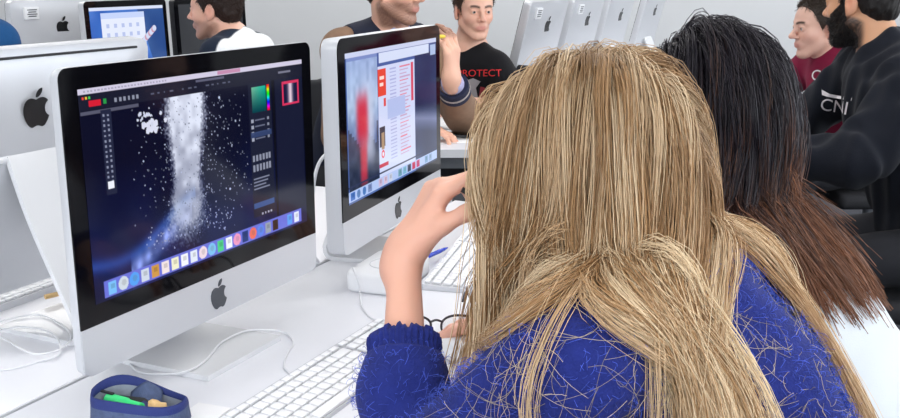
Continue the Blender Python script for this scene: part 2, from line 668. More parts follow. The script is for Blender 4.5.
    # thumbnail
    rect(a, .878, .118, .975, .255, (212, 50, 92))
    rect(a, .886, .130, .967, .243, (22, 20, 56))
    m = np.exp(-((SU - .926) / .014) ** 2) * (SV > .13) * (SV < .243)
    a = a * (1 - m[..., None]) + m[..., None] * np.array([225, 200, 215])
    rect(a, .86, .055, .93, .064, (160, 160, 180), .7)
    # dock
    ic = [('s', (120, 190, 245)), ('o', (205, 215, 225)), ('o', (80, 160, 240)), ('s', (205, 215, 230)), ('s', (205, 150, 70)),
          ('s', (240, 225, 225)), ('s', (238, 236, 205)), ('s', (240, 242, 248)), ('s', (225, 232, 245)), ('o', (235, 215, 225)),
          ('o', (120, 190, 235)), ('s', (70, 205, 130)), ('s', (240, 242, 250)), ('o', (235, 150, 190)), ('s', (22, 50, 120)),
          ('o', (235, 110, 90)), ('o', (90, 130, 230)), ('s', (150, 160, 175)), ('s', (60, 34, 10)), None, ('s', (90, 160, 240)), ('s', (225, 232, 250))]
    dock(a, .905, .985, .035, .965, (104, 112, 214), ic)
    return a


def paint_browser():
    a = new_screen((70, 96, 158))
    n1 = blur_noise(8, 5); n2 = blur_noise(9, 22)
    a += (n1 - .5)[..., None] * np.array([40, 50, 60])
    sky_ = (SU > .72) & (SV > .1)
    tri = np.clip(1 - np.abs(SV - .62 - .25 * (SU - .85)) / .10, 0, 1)
    a = np.where(sky_[..., None], a * .62 + tri[..., None] * np.array([70, 66, 70]), a)
    rect(a, .0, .0, 1, .035, (200, 208, 236))
    rect(a, .32, .04, .90, .11, (210, 220, 244))
    rect(a, .92, .05, .99, .13, (170, 190, 225))
    # picture window: soft blue cityscape
    m = (SU > .01) & (SU < .30) & (SV > .06) & (SV < .95)
    pic = np.stack([np.interp(SV, [.06, .35, .6, .95], [150, 176, 92, 40]), np.interp(SV, [.06, .35, .6, .95], [172, 196, 112, 56]),
                    np.interp(SV, [.06, .35, .6, .95], [214, 226, 160, 96])], -1)
    blocks = (np.floor(SU * 46) * 7919 % 13) / 13
    tower = (SV > .50 + .18 * blocks)
    pic = np.where(tower[..., None], pic * .62, pic) + (n2 - .5)[..., None] * 30
    a[m] = pic[m]
    for (cu, cv, wu, wv, c, al) in ((.20, .52, .06, .26, (200, 206, 228), .8), (.145, .46, .055, .17, (206, 44, 66), .95), (.15, .76, .035, .16, (200, 48, 70), .9)):
        m2 = (al * np.exp(-(((SU - cu) / wu) ** 4 + ((SV - cv) / wv) ** 4)) * m)[..., None]
        a[:] = a * (1 - m2) + m2 * np.array(c)
    rect(a, .01, .035, .30, .06, (120, 140, 196))
    # page
    rect(a, .305, .13, .715, .93, (206, 214, 244))
    rect(a, .305, .15, .39, .34, (226, 74, 56))
    rect(a, .325, .20, .37, .225, (250, 220, 210)); rect(a, .325, .25, .36, .27, (250, 220, 210))
    rect(a, .36, .36, .385, .42, (220, 80, 80))
    for k in range(26):
        v = .16 + k * .026
        rect(a, .43, v, .50, v + .009, (160, 166, 214), .8)
        rect(a, .54, v, .66 - .02 * (k % 3), v + .009, (190, 140, 176) if k % 4 else (226, 90, 110), .7)
    rect(a, .672, .15, .70, .44, (214, 64, 88), .9)
    rect(a, .40, .38, .60, .52, (178, 190, 232))
    rect(a, .31, .56, .37, .70, (52, 52, 70)); rect(a, .33, .60, .36, .72, (170, 140, 110))
    disc(a, .345, .755, .03, (226, 70, 80)); disc(a, .345, .755, .016, (226, 230, 246))
    rect(a, .305, .82, .40, .85, (196, 40, 66))
    ic = [('s', (60, 110, 190)), ('o', (90, 130, 190)), ('o', (70, 120, 190)), ('s', (120, 140, 190)), None, ('s', (200, 180, 210)), ('s', (214, 190, 214)),
          ('s', (200, 206, 226)), None, ('s', (110, 160, 180)), ('s', (120, 180, 210)), ('s', (50, 60, 90)), ('s', (206, 40, 90)), ('s', (200, 50, 110)), None, ('s', (120, 160, 200)), ('s', (140, 170, 206)), None]
    dock(a, .915, .985, .0, 1, (176, 196, 238), ic)
    rect(a, 0, .88, .99, .892, (40, 50, 84))
    return a


def paint_desktop():
    a = new_screen((58, 104, 190))
    n1 = blur_noise(14, 4)
    a += (n1 - .5)[..., None] * np.array([50, 60, 50])
    m = SU > .62 + .2 * SV
    a[m] = a[m] * .72
    rect(a, 0, 0, 1, .05, (214, 222, 244))
    rect(a, .14, .09, .72, .98, (226, 232, 250))
    rect(a, .14, .09, .72, .18, (196, 210, 246))
    for k in range(5):
        for j in range(5): rect(a, .20 + k * .10, .26 + j * .14, .24 + k * .10, .32 + j * .14, (170, 184, 228), .8)
    for d in np.linspace(0, 1, 14):
        disc(a, .63 + .22 * d, .62 - .25 * d, .05, (206, 212, 236) if int(d * 13) % 3 else (200, 150, 170))
    return a


def paint_off():
    a = new_screen((58, 60, 64))
    return a


def display_mesh(name, img, cx, cz, w_, h_, y, parent, T, m):
    ys = np.linspace(cz + h_ / 2, cz - h_ / 2, NY); xs = np.linspace(cx - w_ / 2, cx + w_ / 2, NX)
    X, Z = np.meshgrid(xs, ys)
    V = np.stack([X.ravel(), np.full(X.size, y), Z.ravel()], 1)
    R = np.array(T)
    V = V @ R[:3, :3].T + R[:3, 3]
    idx = np.arange(NX * NY).reshape(NY, NX)
    F = np.stack([idx[:-1, :-1], idx[1:, :-1], idx[1:, 1:], idx[:-1, 1:]], -1).reshape(-1, 4)
    return np_mesh(name, V, F, m, parent, smooth=False, col=lin(np.clip(img, 0, 255)).reshape(-1, 3))


# ================================================================== all-in-one computers
IW, IGH, ICH, IB, IZ = .528, .319, .063, .0264, .063      # width, glass height, chin, bezel, gap under the body


def computer(label, loc, yaw, tilt=0.0, edge=.007, bulge=.042, img=None, logo_front=None, logo_back=None, sticker=False, vent=False, group=None, rad=.014, rz=None, lz=.27, ldx=0, ldz=.70, lh=.088, shell=None, sy=0.0):
    """local x along the screen, local y towards its back, z up from the desk"""
    t = thing('desktop_computer', label, 'computer', loc, PI / 2 - yaw if rz is None else rz, group)
    H = IGH + ICH
    piv = Vector((0, .03, IZ))
    T = Matrix.Translation(piv) @ Matrix.Rotation(-tilt, 4, 'X') @ Matrix.Translation(-piv)
    # shell: rings from the front rim over the side to the bulged back
    out = np.array(rrect(IW, H, rad, 6, 0, IZ + H / 2))
    c = np.array([0, IZ + H / 2])
    rings = [(1.0, 0.0), (1.0, edge * .5), (1.0, edge), (.994, edge + .003 + .08 * bulge)]
    for s in (.96, .9, .8, .65, .5, .35, .2, .08):
        rings.append((s, edge + .003 + bulge * (1 - s ** 2.2)))
    V = [];  F = []
    n = len(out)
    for s, y in rings:
        q = c + (out - c) * s
        V += [(p[0], y, p[1]) for p in q]
    for i in range(len(rings) - 1):
        for k in range(n):
            F.append((i * n + k, i * n + (k + 1) % n, (i + 1) * n + (k + 1) % n, (i + 1) * n + k))
    F.append(tuple(range((len(rings) - 1) * n, len(rings) * n)))
    F.append(tuple(range(n))[::-1])
    V = [T @ Vector(v) for v in V]
    sh = np_mesh('shell', V, F, shell or M_alu, t)
    sh.data.set_sharp_from_angle(angle=math.radians(40))
    R = T @ Matrix.Rotation(PI / 2, 4, 'X')          # prism z -> -y (front)
    MB().prism(rrect(IW - .001, IGH, rad, 6, 0, IZ + ICH + IGH / 2, (0, 1, 1, 0)), .0001, .0022, R).build('bezel', M_glass_black, t)
    MB().prism(rrect(IW - .001, ICH - .0006, rad, 6, 0, IZ + ICH / 2, (1, 0, 0, 1)), .0001, .0020, R).build('chin_panel', shell or M_alu, t)
    if img is not None:
        display_mesh('display', img, 0, IZ + ICH + IGH / 2, .475, .2664, -.0027, t, T, M_screen)
    if logo_front:
        logo(t, .043, 0, IZ + ICH * .52, -.0024, True, logo_front, T)
    if logo_back:
        logo(t, lh, ldx, IZ + H * ldz, edge + .003 + bulge * .90, False, logo_back, T)
    if vent:
        MB().box((-.02, edge + .003 + bulge * (1 - .92 ** 2.2) + .0015, IZ + H / 2 * 1.93), (.42, .004, .0035), T).build('vent_slot', M_dark, t, smooth=False)
        for (x, z, r) in ((.19, .20, .004), (.185, .155, .006), (.19, .105, .003), (.205, .135, .003)):
            MB().lathe([(0, 0), (r, 0), (r, .001), (0, .001)], seg=12, M=T @ Matrix.Translation((x, edge + .003 + bulge * (1 - max(x / .264, abs(z - .25) / .19) ** 2.2) + .001, z)) @ Matrix.Rotation(-PI / 2, 4, 'X')).build('port', M_dark, t)
    if sticker:
        MB().box((.165, edge + .003 + bulge * .62, IZ + H - .052), (.075, .014, .05), T, bev=.001).build('sticker', M_white, t)
        s = MB()
        for k in range(4): s.box((.165, edge + .003 + bulge * .62 + .0075, IZ + H - .038 - k * .009), (.052 - .01 * (k % 2), .0015, .004), T)
        s.build('sticker_print', M_logo_grey, t, smooth=False)
    # stand: bent plate
    prof = [(.018 + bulge * .9 + sy * .55, lz), (.05 + bulge * .55 + sy * .75, lz - .10), (.115 + sy, .045), (.121 + sy, .022), (.117 + sy, .010), (.105 + sy, .0042), (.05 + sy, .0042), (-.046 + sy, .0042)]
    pp = spline([(a, 0, b) for a, b in prof], 9)
    th = .004
    V = []; F = []
    m_ = len(pp)
    for i, p in enumerate(pp):
        a = np.array(pp[max(0, i - 1)]); b = np.array(pp[min(m_ - 1, i + 1)])
        d = b - a; d /= np.linalg.norm(d)
        nn = np.array([d[2], 0, -d[0]])
        f = i / (m_ - 1)
        hw = .088 - max(0, .024 - math.sqrt(max(0, .024 ** 2 - max(0, -.022 + sy - p[1]) ** 2)))
        for sx in (-1, 1):
            for sn in (-1, 1):
                q = np.array(p) + nn * sn * th
                V.append((sx * hw, q[0], q[2]))
    for i in range(m_ - 1):
        A, B = i * 4, i * 4 + 4
        F += [(A, A + 1, B + 1, B), (A + 2, B + 2, B + 3, A + 3), (A, B, B + 2, A + 2), (A + 1, A + 3, B + 3, B + 1)]
    F += [(0, 2, 3, 1), (4 * m_ - 4, 4 * m_ - 3, 4 * m_ - 1, 4 * m_ - 2)]
    so = np_mesh('stand', V, F, M_foot, t)
    so.data.set_sharp_from_angle(angle=math.radians(40))
    MB().tube([(-.086, .016 + bulge + sy * .5, lz - .004), (.086, .016 + bulge + sy * .5, lz - .004)], .006, 12).build('hinge', M_foot, t)
    return t


def at_uc(u, n):
    p = row(u, n)
    return (p[0], p[1], TZ)


# main computer: lower left front corner at u=.843, n=-.892
computer('large front computer with white powder picture on its screen, beside the blue pencil case',
         at_uc(.843 + IW / 2, -.892), math.radians(25.0), 0.0, img=paint_editor(), logo_front=M_logo_grey, logo_back=M_logo)
y2 = .3205
u2 = np.array([math.sin(y2), math.cos(y2)])
c2 = np.array([-.189, 1.681]) + u2 * IW / 2
computer('second front computer with a web page and red poster on its screen, behind raised hand',
         (c2[0], c2[1], TZ), y2, .006, edge=.026, bulge=.02, img=paint_browser(), logo_front=M_logo, logo_back=M_logo, rad=.02)
p = row(1.103, -1.285)
computer('computer seen from behind at far left, half covered by the large front computer',
         (p[0], p[1], TZ), 0, .10, edge=.022, bulge=.022, logo_back=M_logo, vent=True, rad=.02, rz=RZ + PI, sy=.055, ldx=.004, ldz=.765, lh=.060, lz=.285, img=paint_off())
def pix(px, py, z):
    """point of the plane at height z seen at a picture position"""
    c, s = math.cos(PITCH), math.sin(PITCH)
    d = np.array([(px - 450) / FPX, 0, 0]) + np.array([0, c, -s]) + (209 - py) / FPX * np.array([0, s, c])
    return d * ((z - CAM_Z) / d[2]) + np.array([0, 0, CAM_Z])


# ------------------------------------------------------------------ computers across the room
computer('computer with bright blue desktop and open window on its screen at back left',
         at_uc(3.32, -3.06), math.radians(21.5), .03, edge=.024, bulge=.02, img=paint_desktop(), logo_front=M_logo, rad=.02)
computer('monitor with dark shell and plain dark grey screen at back left before the profile face',
         at_uc(3.87, -3.05), math.radians(25), .03, edge=.024, bulge=.02, img=paint_off(), rad=.02, shell=mat('shell_dark', (30, 31, 35), rough=.4))
p = at_uc(3.29, -3.47)
computer('grey computer back with black fruit logo and paper sticker at far left of the room',
         p, 0, .03, edge=.024, bulge=.02, img=paint_off(), logo_back=M_logo, sticker=True, rad=.02, rz=RZ + PI)
for k, (u, w_) in enumerate(((4.50, 'nearest of the four seen from behind at back right, with sticker'),
                             (5.13, 'second nearest of the four seen from behind at back right'),
                             (5.78, 'third nearest of the four seen from behind at back right'),
                             (6.62, 'farthest of the four seen from behind at back right, above the dark hair'))):
    computer('pale computer, ' + w_, at_uc(u, -1.70), 0, .24, edge=.034, bulge=.012, img=paint_off(), logo_back=M_logo, sticker=k < 2, rad=.02, rz=RZ + PI,
             group='computers seen from behind at back right')


# ------------------------------------------------------------------ keyboards
def make_keyboard(label, loc, rz):
    t = thing('keyboard', label, 'keyboard', loc, rz)
    mb = MB()
    prof = [(-.057, .0), (-.057, .005), (.057, .012), (.057, .0)]
    out = rrect(.430, .114, .008, 4)
    bot = [(x, y, 0.0) for x, y in out]
    top = [(x, y, .0055 + (y + .057) / .114 * .006) for x, y in out]
    n = len(out)
    mb.bm.faces.new([mb.bm.verts.new(v) for v in bot][::-1])
    A = [mb.bm.verts.new(v) for v in bot]; B = [mb.bm.verts.new(v) for v in top]
    for k in range(n): mb.bm.faces.new((A[k], A[(k + 1) % n], B[(k + 1) % n], B[k]))
    mb.bm.faces.new(B)
    mb.build('tray', M_alu, t, smooth=False)
    cache = {}

    def key(x, y, w, h):
        kk = (round(w, 4), round(h, 4))
        z = .0055 + (y + .057) / .114 * .006
        if kk not in cache:
            o = MB().box((0, 0, .0022), (w, h, .0044), bev=.0012, seg=2).build('key', M_key, t)
            cache[kk] = o
        else:
            o = cache[kk].copy(); COL.objects.link(o); o.parent = t
        o.location = (x, y, z)
        o.rotation_euler = (.0526, 0, 0)
    P = .0188
    x0 = -.208
    ys = [.046, .0285, .0095, -.0093, -.0281, -.0469]
    kw = .0158

    def rowk(y, ws, x, h=kw):
        for w in ws:
            if w > 0: key(x + w * P / 2, y, w * P - .003, h)
            x += abs(w)* P
        return x
    rowk(ys[0], [1.07] * 14, x0, .0095)
    rowk(ys[1], [1] * 13 + [2], x0)
    rowk(ys[2], [1.5] + [1] * 12 + [1.5], x0)
    rowk(ys[3], [1.8] + [1] * 11 + [2.2], x0)
    rowk(ys[4], [2.3] + [1] * 10 + [2.7], x0)
    rowk(ys[5], [1.4, 1.1, 1.4, 7.2, 1.4, 1.1, 1.4], x0)
    x1 = x0 + 15.35 * P
    rowk(ys[0], [1] * 3, x1, .0095); rowk(ys[1], [1] * 3, x1); rowk(ys[2], [1] * 3, x1)
    rowk(ys[4], [-1, 1], x1); rowk(ys[5], [1] * 3, x1)
    x2 = x1 + 3.3 * P
    x2 = min(x2, .208 - 4 * P)
    rowk(ys[0], [1] * 4, x2, .0095)
    for k in range(1, 5): rowk(ys[k], [1] * 4, x2)
    rowk(ys[5], [2, 1, 1], x2)
    return t


kb = make_keyboard('white keyboard in front of the large front computer, partly under the blue sleeve', at_uc(1.105, -.688), RZ)
k2 = copy_tree(kb)
q = np.array([-.054, 1.693]); dq = np.array([.098, .43]); dq /= np.linalg.norm(dq)
cc = q + dq * .215 + np.array([dq[1], -dq[0]]) * .057
k2.location = (cc[0], cc[1], TZ); k2.rotation_euler = (0, 0, math.atan2(dq[1], dq[0]))
tag(k2, 'white keyboard beyond the raised forearm, in front of the second computer')
k3 = copy_tree(kb)
k3.location = at_uc(1.06, -1.405); k3.rotation_euler = (0, 0, RZ + PI)
tag(k3, 'white keyboard at far left, seen under the computer that shows its back')

# ------------------------------------------------------------------ small things on the front desk


def cable(name, label, pts, r=.0016, z=None, cat='cable'):
    P = spline(pts, 10)
    o = MB().tube(P, r, 8).build(name, M_cable)
    return tag(o, label, cat)


Z1 = TZ + .0022
def dp(px, py, h=.0022): return tuple(pix(px, py, TZ + h))


cable('usb_cable', 'white cable looping over the front computer foot to the keyboard',
      [dp(128, 362), dp(140, 372), dp(165, 374, .003), dp(188, 371, .0105), dp(206, 360, .0112), dp(222, 342, .0112), dp(246, 331, .0112), dp(268, 330, .011), dp(286, 333, .003), dp(293, 343), dp(287, 354), dp(284, 366), dp(290, 374, .0022)])
cable('usb_cable', 'white cable curling in a loop over the computer foot at far left',
      [dp(-20, 330), dp(8, 319, .011), dp(40, 315, .0112), dp(62, 325, .0112), dp(71, 338, .0112), dp(58, 350, .011), dp(36, 354, .0115), dp(18, 347, .012), dp(4, 338, .012), dp(-20, 330, .016)])
cable('usb_cable', 'thin white cable lying along the desk below the loop at far left',
      [dp(-20, 372), dp(15, 368), dp(40, 361, .0024), dp(60, 352, .0112), dp(52, 333, .0112), dp(20, 327, .0135), dp(-15, 334, .014)])
cable('power_cord', 'white cable standing up behind the second computer at its left edge',
      [dp(318, 262), (-.262, 1.80, TZ + .05), (-.262, 1.83, TZ + .13), (-.250, 1.85, TZ + .2), (-.215, 1.87, TZ + .235)], r=.0035)
cable('usb_cable', 'white cable dropping from the white box to the desk beside the forearm',
      [dp(353, 268, .0385), dp(356, 276, .036), dp(358.5, 284, .02), dp(360, 294), dp(362, 306), dp(372, 318), dp(388, 322)])

# white box with rounded corners
t = thing('white_box', 'rounded white plastic box in front of the second computer, left of the forearm', 'box', (-.112, 1.745, TZ), math.radians(70))
mb = MB()
for (s, z) in ((.97, 0), (1, .004), (1, .026), (.985, .032), (.95, .0355), (.90, .037)):
    pass
out = np.array(rrect(.165, .105, .018, 6))
rings = [(.955, 0), (.985, .002), (1, .006), (1, .027), (.985, .032), (.95, .0355), (.88, .037), (.4, .0375)]
V = []; F = []; n = len(out)
for s_, z in rings: V += [(a * s_, b * s_, z) for a, b in out]
for i in range(len(rings) - 1):
    for k in range(n): F.append((i * n + k, i * n + (k + 1) % n, (i + 1) * n + (k + 1) % n, (i + 1) * n + k))
F.append(tuple(range(n))[::-1]); F.append(tuple(range((len(rings) - 1) * n, len(rings) * n)))
np_mesh('shell', V, F, M_white, t)
MB().tube([(math.cos(a) * .035 - .01, math.sin(a) * .03, .0376) for a in np.linspace(0, 2 * PI, 30, endpoint=False)], .0009, 6, closed=True).build('lid_seam', M_edge, t)

# blue pen lying on the second keyboard
pa, pb = pix(411, 264, TZ + .019), pix(448, 246, TZ + .022)
d = pb - pa
t = thing('ballpoint_pen', 'blue pen lying on the keyboard behind the raised forearm', 'pen', pa, math.atan2(d[1], d[0]))
L = .135
M_pen = mat('pen_blue', (36, 66, 190), rough=.25)
MB().lathe([(0, 0), (.004, .0), (.0042, .002), (.0042, L - .03), (.0034, L - .014), (.001, L)], M=Matrix.Rotation(PI / 2, 4, 'Y'), seg=14).build('barrel', M_pen, t)
MB().box((.022, 0, .0052), (.036, .003, .0016)).build('clip', M_pen, t, smooth=False)

# pencil on the far keyboard
pa, pb = pix(45, 297, TZ + .0205), pix(66, 292, TZ + .0205)
d = pb - pa
t = thing('pencil', 'short tan wooden pencil lying on the keyboard at far left', 'pencil', pa, math.atan2(d[1], d[0]))
M_wood = mat('pencil_wood', (214, 178, 122), rough=.5, noise=.08, nscale=200)
MB().lathe([(0, 0), (.0045, 0), (.0045, .075), (.0015, .09)], M=Matrix.Rotation(PI / 2, 4, 'Y'), seg=6).build('shaft', M_wood, t)
MB().lathe([(.0015, .09), (.0, .094)], M=Matrix.Rotation(PI / 2, 4, 'Y'), seg=6).build('tip', M_dark, t)

# ------------------------------------------------------------------ pencil case
CX, CY = -.381, 1.128
t = thing('pencil_case', 'open dark blue pencil case at the corner of the front computer', 'pencil case', (CX, CY, TZ), math.radians(4))
M_case = mat('case_fabric', (74, 88, 122), rough=.85, bump=.4, bscale=500, noise=.15, nscale=140)
M_zip = mat('case_zip_band', (30, 46, 112), rough=.7, bump=.3, bscale=700)
M_lin = mat('case_lining', (150, 158, 172), rough=.9, noise=.1, nscale=90)


def case_outline(s, bulge_, k=44):
    o = []
    for i in range(k):
        a = 2 * PI * i / k
        x = math.copysign(abs(math.cos(a)) ** .8, math.cos(a)) * .058
        y = math.copysign(abs(math.sin(a)) ** .9, math.sin(a)) * (.038 + .004 * math.cos(a * 2 + 1))
        o.append((x * s + .0, y * s * bulge_))
    return o


def loft(rings, close0=True, close1=False):
    V = []; F = []
    n = len(rings[0])
    for r_ in rings: V += r_
    for i in range(len(rings) - 1):
        for k in range(n): F.append((i * n + k, i * n + (k + 1) % n, (i + 1) * n + (k + 1) % n, (i + 1) * n + k))
    if close0: F.append(tuple(range(n))[::-1])
    if close1: F.append(tuple(range((len(rings) - 1) * n, len(rings) * n)))
    return V, F


def rimz(x, y): return .050 + .010 * math.cos((x + .03) * 40) * (1 if y > 0 else .3) - .05 * x
def wall(s, b, f): return [(x, y, rimz(x, y) * f) for x, y in case_outline(s, b)]


V, F = loft([wall(.86, .9, .0), wall(.97, 1.0, .08), wall(1.03, 1.06, .4), wall(1.0, 1.03, .78)])
np_mesh('pouch', V, F, M_case, t)
V, F = loft([wall(1.0, 1.03, .78), wall(1.0, 1.02, .9), wall(.985, 1.0, 1.0), wall(.955, .96, 1.0), wall(.95, .95, .8)], False)
np_mesh('zip_band', V, F, M_zip, t)
V, F = loft([wall(.95, .95, .8), wall(.95, .95, .5), wall(.85, .85, .14)], False, True)
np_mesh('lining', V, F, M_lin, t)
# folded flap with the end of the zip standing up inside
gx = np.linspace(-.018, .022, 9); gy = np.linspace(-.004, .030, 9)
V = []; F = []
for i, x in enumerate(gx):
    for j, y in enumerate(gy):
        V.append((x, y, .024 + .008 * math.sin((x + .02) * 70) + .022 * (y + .004) / .034 - .35 * abs(x - .002)))
for i in range(8):
    for j in range(8): F.append((i * 9 + j, (i + 1) * 9 + j, (i + 1) * 9 + j + 1, i * 9 + j + 1))
fl = np_mesh('flap', V, F, M_case, t)
md = fl.modifiers.new('thick', 'SOLIDIFY'); md.thickness = .003
t = thing('highlighter', 'bright green highlighter lying inside the blue pencil case', 'highlighter', (CX - .040, CY + .002, TZ + .042), math.radians(-28))
M_green = mat('green_plastic', (60, 222, 130), rough=.35)
MB().lathe([(0, 0), (.0075, .0), (.008, .002), (.008, .03), (.0065, .034), (.0065, .055), (0, .056)], M=Matrix.Rotation(PI / 2, 4, 'Y'), seg=16).build('barrel', M_green, t)
MB().box((.0, 0, .009), (.02, .004, .002)).build('clip', M_dark, t, smooth=False)
t = thing('marker_pen', 'black marker pen leaning beside the green highlighter in the pencil case', 'marker', (CX - .046, CY + .016, TZ + .036), math.radians(-14))
MB().lathe([(0, 0), (.006, .0), (.0065, .002), (.0065, .05), (.004, .056), (0, .06)], M=Matrix.Rotation(PI / 2, 4, 'Y'), seg=14).build('barrel', M_dark, t)
t = thing('wooden_brush', 'tan wooden stick with a round end in the front of the pencil case', 'brush', (CX + .014, CY - .016, TZ + .038), math.radians(14))
MB().lathe([(0, 0), (.009, .001), (.011, .006), (.009, .012), (.006, .016), (.005, .022), (0, .023)], M=Matrix.Rotation(PI / 2, 4, 'Y'), seg=18).build('handle', M_wood, t)
t = thing('marker_pen', 'dark blue marker pen at the right end inside the pencil case', 'marker', (CX + .002, CY + .004, TZ + .034), math.radians(-60))
MB().lathe([(0, 0), (.006, .0), (.0065, .002), (.0065, .03), (.004, .036), (0, .04)], M=Matrix.Rotation(PI / 2, 4, 'Y'), seg=14).build('barrel', mat('navy_plastic', (24, 30, 96), rough=.35), t)

pc = pix(202, 409, TZ + .001)
t = thing('paper_sheet', 'small white card lying right of the pencil case', 'paper', (pc[0], pc[1] - .03, TZ), math.radians(-20))
MB().box((0, 0, .0012), (.05, .085, .002), bev=.0006).build('sheet', mat('paper', (246, 246, 248), rough=.8), t)

# ------------------------------------------------------------------ mouse and glasses
pm = pix(458, 347, TZ + .012)
MP = pm
t = thing('computer_mouse', 'white computer mouse under the fingertips by the blonde hair', 'mouse', (pm[0] + .004, pm[1], TZ), RZ + .2)
V = []; F = []
nu, nv = 28, 10
for j in range(nv + 1):
    ph = j / nv * PI / 2
    for i in range(nu):
        a = 2 * PI * i / nu
        r_ = math.cos(ph) ** .55
        z = .030 * math.sin(ph) ** .8
        V.append((.031 * r_ * math.copysign(abs(math.cos(a)) ** .8, math.cos(a)), .056 * r_ * math.copysign(abs(math.sin(a)) ** .8, math.sin(a)), z + .001))
for j in range(nv):
    for i in range(nu): F.append((j * nu + i, j * nu + (i + 1) % nu, (j + 1) * nu + (i + 1) % nu, (j + 1) * nu + i))
F.append(tuple(range(nu))[::-1])
np_mesh('shell', V, F, M_white, t)
MB().ball((0, .026, .0285), (.004, .006, .004), 12).build('scroll_ball', M_alu, t)

gl = pix(446, 318, TZ + .03)
t = thing('eyeglasses', 'dark framed eyeglasses lying on the desk behind the blue cuff', 'glasses', (-.022, 1.452, TZ), math.radians(4))
M_rim = mat('glasses_frame', (46, 42, 48), rough=.3)
M_lens = mat('glasses_lens', (240, 244, 250), rough=.02, alpha=.16, spec=.6)


def rim(cx):
    o = []
    for k in range(36):
        a = 2 * PI * k / 36
        x = .026 * math.copysign(abs(math.cos(a)) ** .85, math.cos(a)); z = .021 * math.copysign(abs(math.sin(a)) ** .85, math.sin(a))
        o.append((cx + x, 0, .0235 + z))
    return o


TG = Matrix.Rotation(.35, 4, 'X')
for cx in (-.034, .034):
    r_ = MB().tube([TG @ Vector(p) for p in rim(cx)], .0019, 8, closed=True).build('rim', M_rim, t)
    lb = MB()
    lb.prism([(p[0], p[2]) for p in rim(cx)], -.0004, .0004, TG @ Matrix.Rotation(PI / 2, 4, 'X'))
    lb.build('lens', M_lens, t, smooth=False)
MB().tube(spline([TG @ Vector(p) for p in ((-.010, 0, .032), (0, 0, .036), (.010, 0, .032))], 6), .0018, 8).build('bridge', M_rim, t)
for s in (-1, 1):
    tp = [TG @ Vector((s * .060, 0, .031)), Vector((s * .064, .006, .03)), Vector((s * .062, .06, .034)), Vector((s * .058, .105, .038)), Vector((s * .055, .125, .030)), Vector((s * .053, .137, .012))]
    MB().tube(spline(tp, 6), .0017, 8).build('temple', M_rim, t)

# ------------------------------------------------------------------ papers on the far desk
M_paper = mat('paper', (246, 246, 248), rough=.8)
for k, (x, y, rz, lab) in enumerate(((.02, 3.42, .2, 'white paper sheet nearest the edge of the far desk'), (.16, 3.52, -.3, 'white paper sheet on the far desk under the dark phone'),
                                     (.03, 3.70, .6, 'white paper sheet beside the brown sleeve on the far desk'))):
    t = thing('paper_sheet', lab, 'paper', (x, y, TZ + .0004 + .0012 * k), rz)
    V = []; F = []
    for i in range(7):
        for j in range(7):
            V.append(((i / 6 - .5) * .21, (j / 6 - .5) * .297, .001 + .004 * max(0, math.sin(i * .9 + j * .5 + k)) * (i / 6)))
    for i in range(6):
        for j in range(6): F.append((i * 7 + j, (i + 1) * 7 + j, (i + 1) * 7 + j + 1, i * 7 + j + 1))
    o = np_mesh('sheet', V, F, M_paper, t)
    md = o.modifiers.new('thick', 'SOLIDIFY'); md.thickness = .0006; md.offset = 1
t = thing('phone', 'dark phone lying on the papers of the far desk', 'phone', (.06, 3.40, TZ + .008), .9)
MB().box((0, 0, .004), (.066, .135, .008), bev=.003).build('body', M_glass_black, t)
t = thing('ballpoint_pen', 'dark pen on the far desk papers beside the phone', 'pen', (-.0, 3.35, TZ + .0115), .2)
MB().lathe([(0, 0), (.004, 0), (.004, .12), (.001, .135)], M=Matrix.Rotation(PI / 2, 4, 'Y'), seg=10).build('barrel', M_dark, t)
MB().box((.02, 0, .0045), (.034, .003, .0016)).build('clip', M_dark, t, smooth=False)
# ================================================================== smooth distance-field modelling for bodies and clothes
def nrm(v):
    v = np.asarray(v, float)
    return v / max(1e-9, np.linalg.norm(v))


def frame_from(fwd, up):
    """columns: right, forward, up"""
    f = nrm(fwd)
    r = nrm(np.cross(f, up))
    u = np.cross(r, f)
    return np.stack([r, f, u], 1)


class Cap:
    """round cone between a and b"""

    def __init__(s, a, b, ra, rb=None, k=.02, sub=False, flat=None):
        s.a, s.b = np.asarray(a, float), np.asarray(b, float)
        s.ra, s.rb = ra, ra if rb is None else rb
        s.k, s.sub, s.flat = k, sub, flat            # flat: (axis, factor) squashes along axis

    def bounds(s):
        m = max(s.ra, s.rb) * 1.02
        return np.minimum(s.a, s.b) - m, np.maximum(s.a, s.b) + m

    def d(s, X, Y, Z):
        ba = s.b - s.a
        L2 = max(1e-12, ba @ ba)
        px, py, pz = X - s.a[0], Y - s.a[1], Z - s.a[2]
        t = np.clip((px * ba[0] + py * ba[1] + pz * ba[2]) / L2, 0, 1)
        qx, qy, qz = px - t * ba[0], py - t * ba[1], pz - t * ba[2]
        r = s.ra + (s.rb - s.ra) * t
        if s.flat is not None:
            ax, f = s.flat
            h = qx * ax[0] + qy * ax[1] + qz * ax[2]
            l2 = qx * qx + qy * qy + qz * qz + h * h * (f * f - 1)
            l = np.sqrt(np.maximum(l2, 1e-12))
            return (l - r) / (1 + (f - 1) * .5)
        return np.sqrt(qx * qx + qy * qy + qz * qz) - r

    def grown(s, t):
        c = Cap(s.a, s.b, s.ra + t, s.rb + t, s.k, s.sub, s.flat)
        return c


